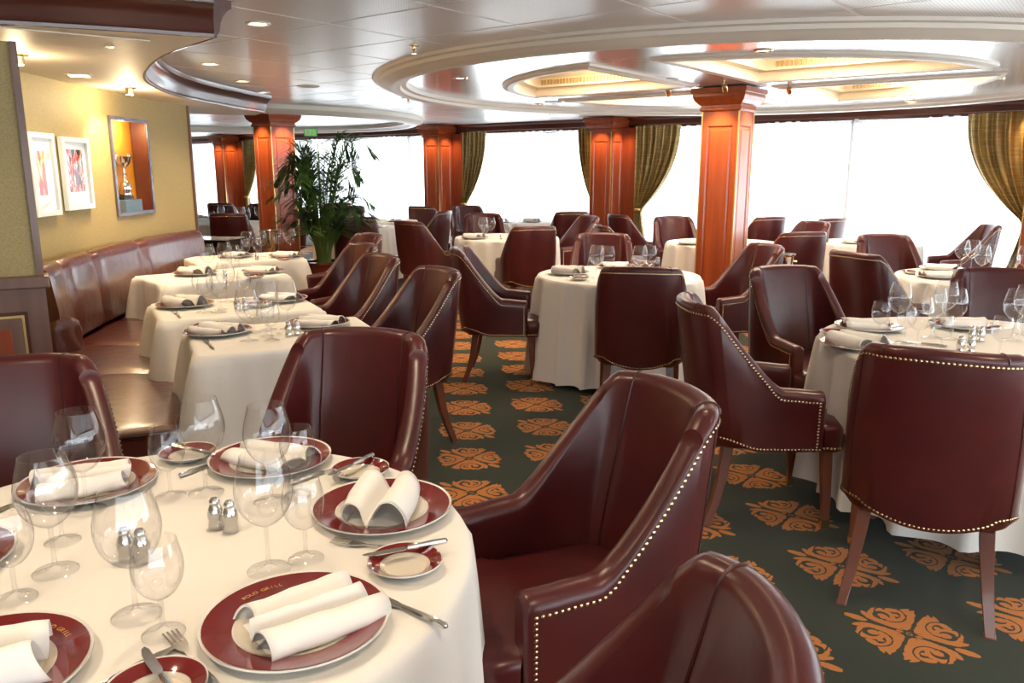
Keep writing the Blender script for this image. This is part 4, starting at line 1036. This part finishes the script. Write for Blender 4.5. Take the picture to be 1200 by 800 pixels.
setup('far right round table', [(3.05, 5.70), (3.30, 6.15)], [(2.96, 5.92)], [(0, 3.42, 6.10), (0, 3.52, 6.14), (0, 3.32, 5.66), (0, 3.46, 5.76), (0, 3.60, 5.62), (0, 3.68, 5.56), (1, 3.60, 5.75)], [], [('left', 0, 75), ('back', 2, 60)])
setup('second aisle table', [(-.42, 9.05)], [], [(0, -.33, 9.22), (0, -.24, 9.10), (1, -.30, 8.98), (1, -.05, 9.0), (0, .0, 9.15)], [(-.12, 8.92)], [('left', 1, 60)])
setup('table behind the free-standing column', [(1.86, 8.35)], [], [(0, 1.98, 8.25), (1, 2.02, 8.42)], [], [('left', 0, 60)])
setup('small table by the right window', [(3.6, 8.45)], [], [(0, 3.9, 8.6), (1, 4.0, 8.5)], [], [('left', 2, 10)])
setup('small table between the wall columns', [(-.15, 11.95), (.30, 12.0)], [], [(0, .05, 12.1), (1, .15, 12.0)], [], [('left', 1, 10), ('right', 1, 50)])
setup('far table right of the palm', [(-1.75, 12.2)], [], [(0, -1.95, 12.4), (1, -2.05, 12.3)], [], [('left', 1, 10)])
setup('table hidden behind the palm', [(-1.85, 10.85)], [], [(0, -2.0, 10.9), (1, -2.1, 10.85), (0, -2.2, 10.95)], [], [('left', 0, 10)])
setup('table past the end of the gold wall', [(-4.15, 11.62)], [], [(0, -3.95, 11.85), (0, -3.85, 11.75), (1, -3.80, 11.65), (0, -3.72, 11.9), (1, -3.9, 11.6), (0, -4.3, 12.0), (1, -4.4, 11.9)], [], [('left', 1, 10)])
setup('small square table at the far left window', [(-5.1, 13.25)], [], [(0, -5.38, 13.5)], [], [('left', 2, 10)])
def bt(k, u, v):
    cx, cy, a, hx, hy = BT[k]; return (cx + u * cos(a) - v * sin(a), cy + u * sin(a) + v * cos(a))
ORD = ['nearest', 'second', 'third', 'furthest']
setup('nearest banquette table', [(-1.38, 3.69), (-.96, 3.90)], [(-1.47, 3.82)],
      [(0, -1.18, 3.52), (1, -1.13, 3.62), (1, -1.08, 3.53), (0, -1.17, 3.78), (0, -1.08, 3.80), (1, -1.22, 3.72)], [(-1.03, 3.63), (-1.00, 3.66)], [('left', 0, 70), ('right', 3, 80)], [('fork', -1.33, 3.44, 30)])
setup('second banquette table', [(-1.84, 4.46), (-1.36, 4.66)], [(-1.42, 4.45)],
      [(0, -1.66, 4.27), (1, -1.60, 4.35), (0, -1.58, 4.26), (0, -1.66, 4.62), (1, -1.58, 4.70), (1, -1.70, 4.40)], [(-1.50, 4.33), (-1.465, 4.345)], [('left', 1, 60), ('right', 2, 70)], [('fork', -1.77, 4.18, 30)])
setup('third banquette table', [(-2.32, 5.86), (-1.87, 6.0)], [(-1.83, 5.68)],
      [(0, -2.20, 5.80), (0, -2.12, 5.92), (1, -2.05, 5.75), (1, -2.08, 6.10), (0, -1.98, 5.70)], [(-2.02, 5.62)], [('left', 1, 60), ('right', 0, 70)])
setup('furthest banquette table', [(-2.44, 7.10), (-2.0, 7.12)], [(-1.95, 6.85)],
      [(0, -2.30, 7.0), (0, -2.22, 7.12), (1, -2.28, 6.88), (1, -2.20, 6.95), (0, -2.12, 7.32), (0, -2.02, 7.34)], [(-2.18, 6.85)], [('left', 2, 60), ('right', 0, 70)])

# ------------------------------------------------------------------ banquette
bq = thing('banquette', 'long curved burgundy leather banquette under the gold wall', 'bench')
LE = catmull([(-1.98, 2.95, 0), (-2.11, 3.74, 0), (-2.66, 4.55, 0), (-2.83, 5.3, 0), (-2.92, 6.1, 0), (-2.93, 6.8, 0), (-2.86, 7.4, 0)], 80)
RE = catmull([(-1.38, 3.20, 0), (-1.66, 3.85, 0), (-1.95, 4.5, 0), (-2.16, 5.2, 0), (-2.30, 6.0, 0), (-2.33, 6.8, 0), (-2.28, 7.4, 0)], 80)
cuts = [0, 19, 32, 46, 60, 70, 80]
for a, b2 in zip(cuts, cuts[1:]):
    rows = []
    prof = [(0, .43), (.02, .452), (.12, .462), (.5, .466), (.9, .462), (.98, .452), (1.0, .43), (1.0, .34), (.98, .325)]
    for i in range(a, b2 + 1):
        e = min(i - a, b2 - i); dz = -.012 if e == 0 else (-.003 if e == 1 else 0)
        rows.append([tuple(LE[i].lerp(RE[i], u) + Vector((0, 0, z + dz))) for u, z in prof])
    g_ = G().grid(rows); n = len(prof)
    g_.f.append(tuple(range(n))[::-1]); g_.f.append(tuple((len(rows) - 1) * n + k for k in range(n)))
    g_.obj('seat_cushion', 'leather_bench', bq, sharp=60)
rows = [[tuple(LE[i].lerp(RE[i], u) + Vector((0, 0, z))) for u, z in ((.02, .33), (.95, .33), (.92, .02), (.02, .02))] for i in range(81)]
g_ = G().grid(rows, closed_u=True); g_.f.append((0, 1, 2, 3)); g_.obj('base_box', 'black', bq, smooth=False)
g_ = G().tube([LE[0].lerp(RE[0], u) + Vector((.0, -.004, .44)) for u in (0, .3, .6, 1)], .014, 8); g_.obj('end_piping', 'seam', bq)
cuts = [27, 33, 42, 57, 80]
for a, b2 in zip(cuts, cuts[1:]):
    rows = []; prof = [(0.02, .45), (.085, .50), (.075, .70), (.045, .90), (.03, .945), (.0, .968), (-.03, .975), (-.055, .965), (-.06, .94), (-.06, .45)]
    for i in range(a, b2 + 1):
        e = min(i - a, b2 - i); dd = {0: .022, 1: .006}.get(e, 0); p = LE[i]; q = (RE[i] - LE[i]).normalized()
        rows.append([(p.x + q.x * (k - (dd if k > -.02 else 0)), p.y + q.y * (k - (dd if k > -.02 else 0)), z - (dd * .5 if z > .9 else 0)) for k, z in prof])
    g_ = G().grid(rows, flip=True); n = len(prof); g_.f.append(tuple(range(n))); g_.f.append(tuple((len(rows) - 1) * n + k for k in range(n))[::-1])
    g_.obj('back_panel', 'leather_bench', bq, sharp=60)
# the arm at the near end of the back
ax = Vector((-2.60, 4.60, 0)); av = Vector((-.80, .52, 0)).normalized(); an = Vector((-av.y, av.x, 0)); rows = []
for k, l_ in ((.9, -.012), (1., 0), (1., .1), (1., .25), (1., .42)):
    row = []
    for u, z in ((-.085, .40), (-.088, .58), (-.075, .635), (-.04, .66), (0, .667), (.04, .66), (.075, .635), (.088, .58), (.085, .40)):
        q = ax + av * l_ + an * (u * k); row.append((q.x, q.y, .40 + (z - .40) * (k if k < 1 else 1)))
    rows.append(row)
g_ = G().grid(rows); g_.f.append(tuple(range(9))[::-1]); g_.obj('armrest', 'leather_bench', bq, sharp=50)

# ------------------------------------------------------------------ palm
pp = thing('potted_palm', 'tall potted kentia palm in a glazed red-brown pot beside the mahogany column', 'plant', (-2.22, 9.45, 0))
G().lathe([(0, 0), (.13, 0), (.15, .03), (.20, .25), (.215, .38), (.225, .42), (.235, .43), (.235, .46), (.205, .46), (.20, .42)], 28).obj('pot', 'pot', pp)
G().lathe([(0, .43), (.2, .43)], 20).obj('soil', 'soil', pp)
rnd = random.Random(5)
for k in range(60):
    az = rnd.uniform(0, 2 * pi); reach = rnd.uniform(.18, .62); top = rnd.uniform(.35, 1.30)
    if k < 14: top = rnd.uniform(1.25, 1.50); reach = rnd.uniform(.25, .60); az = k * 2 * pi / 14
    if cos(az) < -.3: reach *= .75
    bx, by = .07 * cos(az), .07 * sin(az)
    pts = [Vector((bx, by, .43)), Vector((bx + .12 * reach * cos(az), by + .12 * reach * sin(az), .43 + top * .45)), Vector((bx + .42 * reach * cos(az), by + .42 * reach * sin(az), .43 + top * .86)),
           Vector((bx + .8 * reach * cos(az), by + .8 * reach * sin(az), .43 + top * .95)), Vector((bx + 1.1 * reach * cos(az), by + 1.1 * reach * sin(az), .43 + top * .84))]
    sp2 = catmull(pts, 28)
    st = G().tube(sp2, [.008 * (1 - .8 * i / 28) + .0015 for i in range(29)], 5).obj('stem', 'stem', pp)
    lf = G()
    for i in [q * .8 for q in range(11, 36)]:
        i0_ = int(i); t_ = (sp2[min(i0_ + 1, 28)] - sp2[i0_ - 1]).normalized(); side = t_.cross(Vector((0, 0, 1)))
        if side.length < .1: side = Vector((1, 0, 0))
        side.normalize(); ll = .25 * sin(pi * (i - 5) / 27) + .05
        for sg_ in (-1, 1):
            dr = (t_ * .7 + side * sg_ * .85 + Vector((0, 0, rnd.uniform(-.05, .25)))).normalized(); p = sp2[i0_].lerp(sp2[min(i0_ + 1, 28)], i - i0_); wv = dr.cross(Vector((0, 0, 1))).normalized() * .0085
            dn = Vector((0, 0, -1))
            a1 = p + dr * ll * .35; a2 = p + dr * ll * .7 + dn * ll * .05; a3 = p + dr * ll * 1.0 + dn * ll * .18
            lf.add([p, a1 + wv, a1 - wv, a2 + wv * .8, a2 - wv * .8, a3], [(0, 2, 1), (1, 2, 4, 3), (3, 4, 5)])
    tag(lf.obj('frond', 'leaf', pp, sharp=None), kind=None)

# ------------------------------------------------------------------ small things
def bucket(x_, y_, z0, label, tall):
    t = thing('wine_bucket', label, 'bucket', (x_, y_, 0))
    G().lathe([(0, z0), (.075, z0), (.085, z0 + .02), (.10, z0 + tall - .02), (.112, z0 + tall - .01), (.115, z0 + tall), (.105, z0 + tall), (.09, z0 + tall - .04), (.07, z0 + .03), (0, z0 + .03)], 28).obj('pail', 'silver', t)
    for sx in (-1, 1): G().tube([(sx * .1, -.02, z0 + tall - .06), (sx * .125, -.02, z0 + tall - .06), (sx * .13, 0, z0 + tall - .07), (sx * .125, .02, z0 + tall - .06), (sx * .1, .02, z0 + tall - .06)], .005, 6).obj('handle', 'brass', t)
    G().tube([(0, 0, z0), (0, 0, .03)], .014, 8).obj('stand_pole', 'brass', t)
    G().lathe([(0, 0), (.14, 0), (.14, .012), (.03, .03), (0, .03)], 24).obj('stand_base', 'brass', t)
bucket(2.16, 6.45, .62, 'silver wine bucket on a stand right of the free-standing column', .23)
bucket(-2.72, 9.05, .58, 'tall silver wine bucket standing before the palm column', .27)
t = thing('side_table', 'black side table with white reflection coloured into its top beyond the banquette', 'table', (-3.62, 9.75, 0), radians(-10))
G().box((0, 0, .655), (.30, .22, .04)).obj('apron', 'black', t, smooth=False); G().box((0, 0, .70), (.30, .22, .006)).obj('top', 'reflection_top', t, smooth=False)
for sx in (-1, 1):
    for sy in (-1, 1): G().box((sx * .27, sy * .19, .31), (.02, .02, .31)).obj('leg', 'black', t, smooth=False)
t = thing('exit_sign', 'small green exit sign with a running figure, hanging right of the palm column', 'sign', (-2.58, 10.6, 1.98), radians(10)); t.scale = (.62, .8, .72)
G().box((0, .0, 0), (.13, .015, .065)).obj('housing', 'green_sign', t, smooth=False)
G().box((0, -.017, 0), (.12, .002, .055)).obj('face', 'exit_glow', t, smooth=False)
gf = G(); gf.box((.03, -.021, -.0), (.006, .001, .022), 0); gf.lathe([(0, 0), (.009, 0)], 10, (.036, -.02, .032)); gf.box((.045, -.021, -.028), (.018, .001, .005)); gf.box((.012, -.021, -.02), (.014, .001, .005)); gf.box((-.06, -.021, 0), (.03, .001, .035)); gf.box((.05, -.021, .012), (.016, .001, .004))
gf.obj('running_figure', 'frame_white', t, smooth=False)
G().tube([(0, 0, .06), (0, 0, .37)], .005, 6).obj('hanger', 'steel', t)

# recessed downlights, gimbals, sprinklers
def downlight(x_, y_, z_, label, on=True, gold=False, power=0., r=.052, group=None):
    t = thing('ceiling_downlight', label, 'ceiling light', (x_, y_, z_), 0, group)
    G().lathe([(r + .012, 0), (r + .010, -.006), (r, -.008), (r - .006, -.002), (r - .010, .004)], 28).obj('trim_ring', 'brass' if gold else 'mould', t)
    G().lathe([(0, -.001), (r - .008, -.001)], 20).obj('lens', 'lamp' if on else 'steel', t)
    if power: light('downlight_beam', 'SPOT', (x_, y_, z_ - .03), power, (1., .77, .52), spot_size=radians(125), spot_blend=.9, shadow_soft_size=.05)
for x_, y_, lb in ((-1.32, 4.42, 'round lit downlight at the tip of the wooden crown moulding'), (-2.16, 6.02, 'round lit downlight inside the curve of the crown moulding, nearer one'),
                   (-2.30, 7.15, 'round lit downlight inside the curve of the crown moulding, middle one'), (-2.42, 8.15, 'round lit downlight inside the curve of the crown moulding, furthest')):
    downlight(x_, y_, CEIL - .0005, lb, power=45)
for x_, y_, lb in ((-.42, 6.80, 'brass-rimmed downlight at the left inside the ceiling ring'), (1.57, 5.28, 'brass-rimmed downlight in the ring nearest the camera'), (3.96, 6.86, 'brass-rimmed downlight at the right inside the ring'),
                   (2.88, 9.26, 'brass-rimmed downlight behind the column inside the ring'), (.31, 9.37, 'brass-rimmed downlight at the far left side of the ring'), (4.3, 9.0, 'brass-rimmed downlight at the far right of the ring')):
    downlight(x_, y_, ZD - .0005, lb, gold=True, power=40)
# fill downlights added across the ceiling to brighten the tables
WH = {-.6: 'over the near round table', -1.3: 'above the left foreground', .4: 'above the camera', 1.9: 'above the right foreground chair', 2.0: 'over the right round table', .5: 'over the near aisle', -1.35: 'over the nearest banquette table', 3.6: 'beyond the right edge', -3.6: 'past the gold wall', -1.1: 'over the far aisle', -2.2: 'over the table behind the palm'}
for x_, y_, pw in ((-.6, 1.9, 36), (-1.3, .9, 40), (.4, .3, 45), (1.9, 1.6, 45), (2.0, 3.3, 30), (.5, 2.6, 22), (-1.35, 3.2, 20), (3.6, 3.0, 40), (-3.6, 9.6, 40), (-1.1, 8.8, 40), (-2.2, 11.9, 40)):
    downlight(x_, y_, CEIL - .0005, f'added fill downlight among the ceiling tiles, {WH[x_]}', power=pw)
# soffit fittings
def hexspot(x_, y_, z_, label, target, power):
    t = thing('ceiling_spotlight', label, 'ceiling light', (x_, y_, z_))
    G().lathe([(.05, 0), (.05, -.006), (.03, -.010), (.028, -.05), (0, -.05)], 20).obj('housing', 'brass', t)
    G().lathe([(0, -.052), (.024, -.052)], 16).obj('lens', 'lamp_hot', t)
    l = light('picture_spot', 'SPOT', (x_, y_, z_ - .07), power, (1., .74, .40), spot_size=radians(85), spot_blend=.5, shadow_soft_size=.02)
    light('spot_glare', 'POINT', (x_, y_, z_ - .10), power * .28, (1., .76, .44), shadow_soft_size=.03)
    l.rotation_euler = (Vector(target) - Vector((x_, y_, z_))).to_track_quat('-Z', 'Y').to_euler()
hexspot(-2.52, 4.30, ZS, 'glaring round spotlight in the lowered ceiling above the prints', (-3.02, 4.70, 1.8), 17)
hexspot(-2.72, 5.95, ZS, 'small brass spotlight in the lowered ceiling by the niche', (-3.02, 6.10, 1.5), 38)
t = thing('ceiling_spotlight', 'square lit fitting in the lowered ceiling between the round spotlights', 'ceiling light', (-2.68, 5.20, ZS), radians(20))
G().box((0, 0, -.003), (.075, .075, .003)).obj('frame', 'mould', t, smooth=False); G().box((0, 0, -.007), (.055, .055, .001)).obj('lens', 'lamp', t, smooth=False)
light('soffit_fill', 'SPOT', (-2.55, 5.2, ZS - .02), 28, WARM, spot_size=radians(130), spot_blend=.9, shadow_soft_size=.08)
for x_, y_, z_, lb in ((-.60, 5.18, CEIL, 'small brass sprinkler head in the tiles before the ring'), (-1.10, 8.85, CEIL, 'small brass sprinkler head behind the ring, left side'), (.50, 10.9, CEIL, 'small sprinkler head between the ring and the windows'), (-2.45, 9.95, CEIL, 'small sprinkler head above the palm')):
    t = thing('sprinkler', lb, 'sprinkler', (x_, y_, z_)); G().lathe([(.03, 0), (.03, -.004), (.010, -.008), (.008, -.03), (.004, -.034), (.004, -.045)], 14).obj('body', 'brass', t); G().lathe([(0, -.045), (.018, -.046), (.018, -.049), (0, -.049)], 12).obj('deflector', 'steel', t)
for x_, y_, lb in ((-1.85, 7.6, 'pale round speaker disc in the ceiling left of the ring'), (1.27, 6.92, 'pale round speaker disc inside the ring before the column'), (.45, 9.1, 'pale round speaker disc at the far side of the ring')):
    t = thing('ceiling_speaker', lb, 'speaker', (x_, y_, (CEIL if x_ < -1 else ZD) - .0005)); G().lathe([(.095, 0), (.095, -.005), (0, -.006)], 28).obj('disc', 'vent', t); G().lathe([(.10, 0), (.104, -.004), (.095, -.006)], 28).obj('rim', 'mould', t)
for x_, y_, lb in ((1.80, 7.12, 'brass wall-washing spotlight on the left of the central capital'), (2.42, 7.33, 'brass spotlight hanging right of the central capital'), (1.4, 7.55, 'brass spotlight on the ceiling left of the central column')):
    t = thing('column_spotlight', lb, 'ceiling light', (x_, y_, ZD)); G().tube([(0, 0, 0), (0, 0, -.03)], .006, 8).obj('stem', 'brass', t); G().tube([(0, -.02, -.03), (.01, .0, -.045), (.02, .02, -.07)], [.02, .026, .022], 14).obj('lamp_head', 'brass', t)
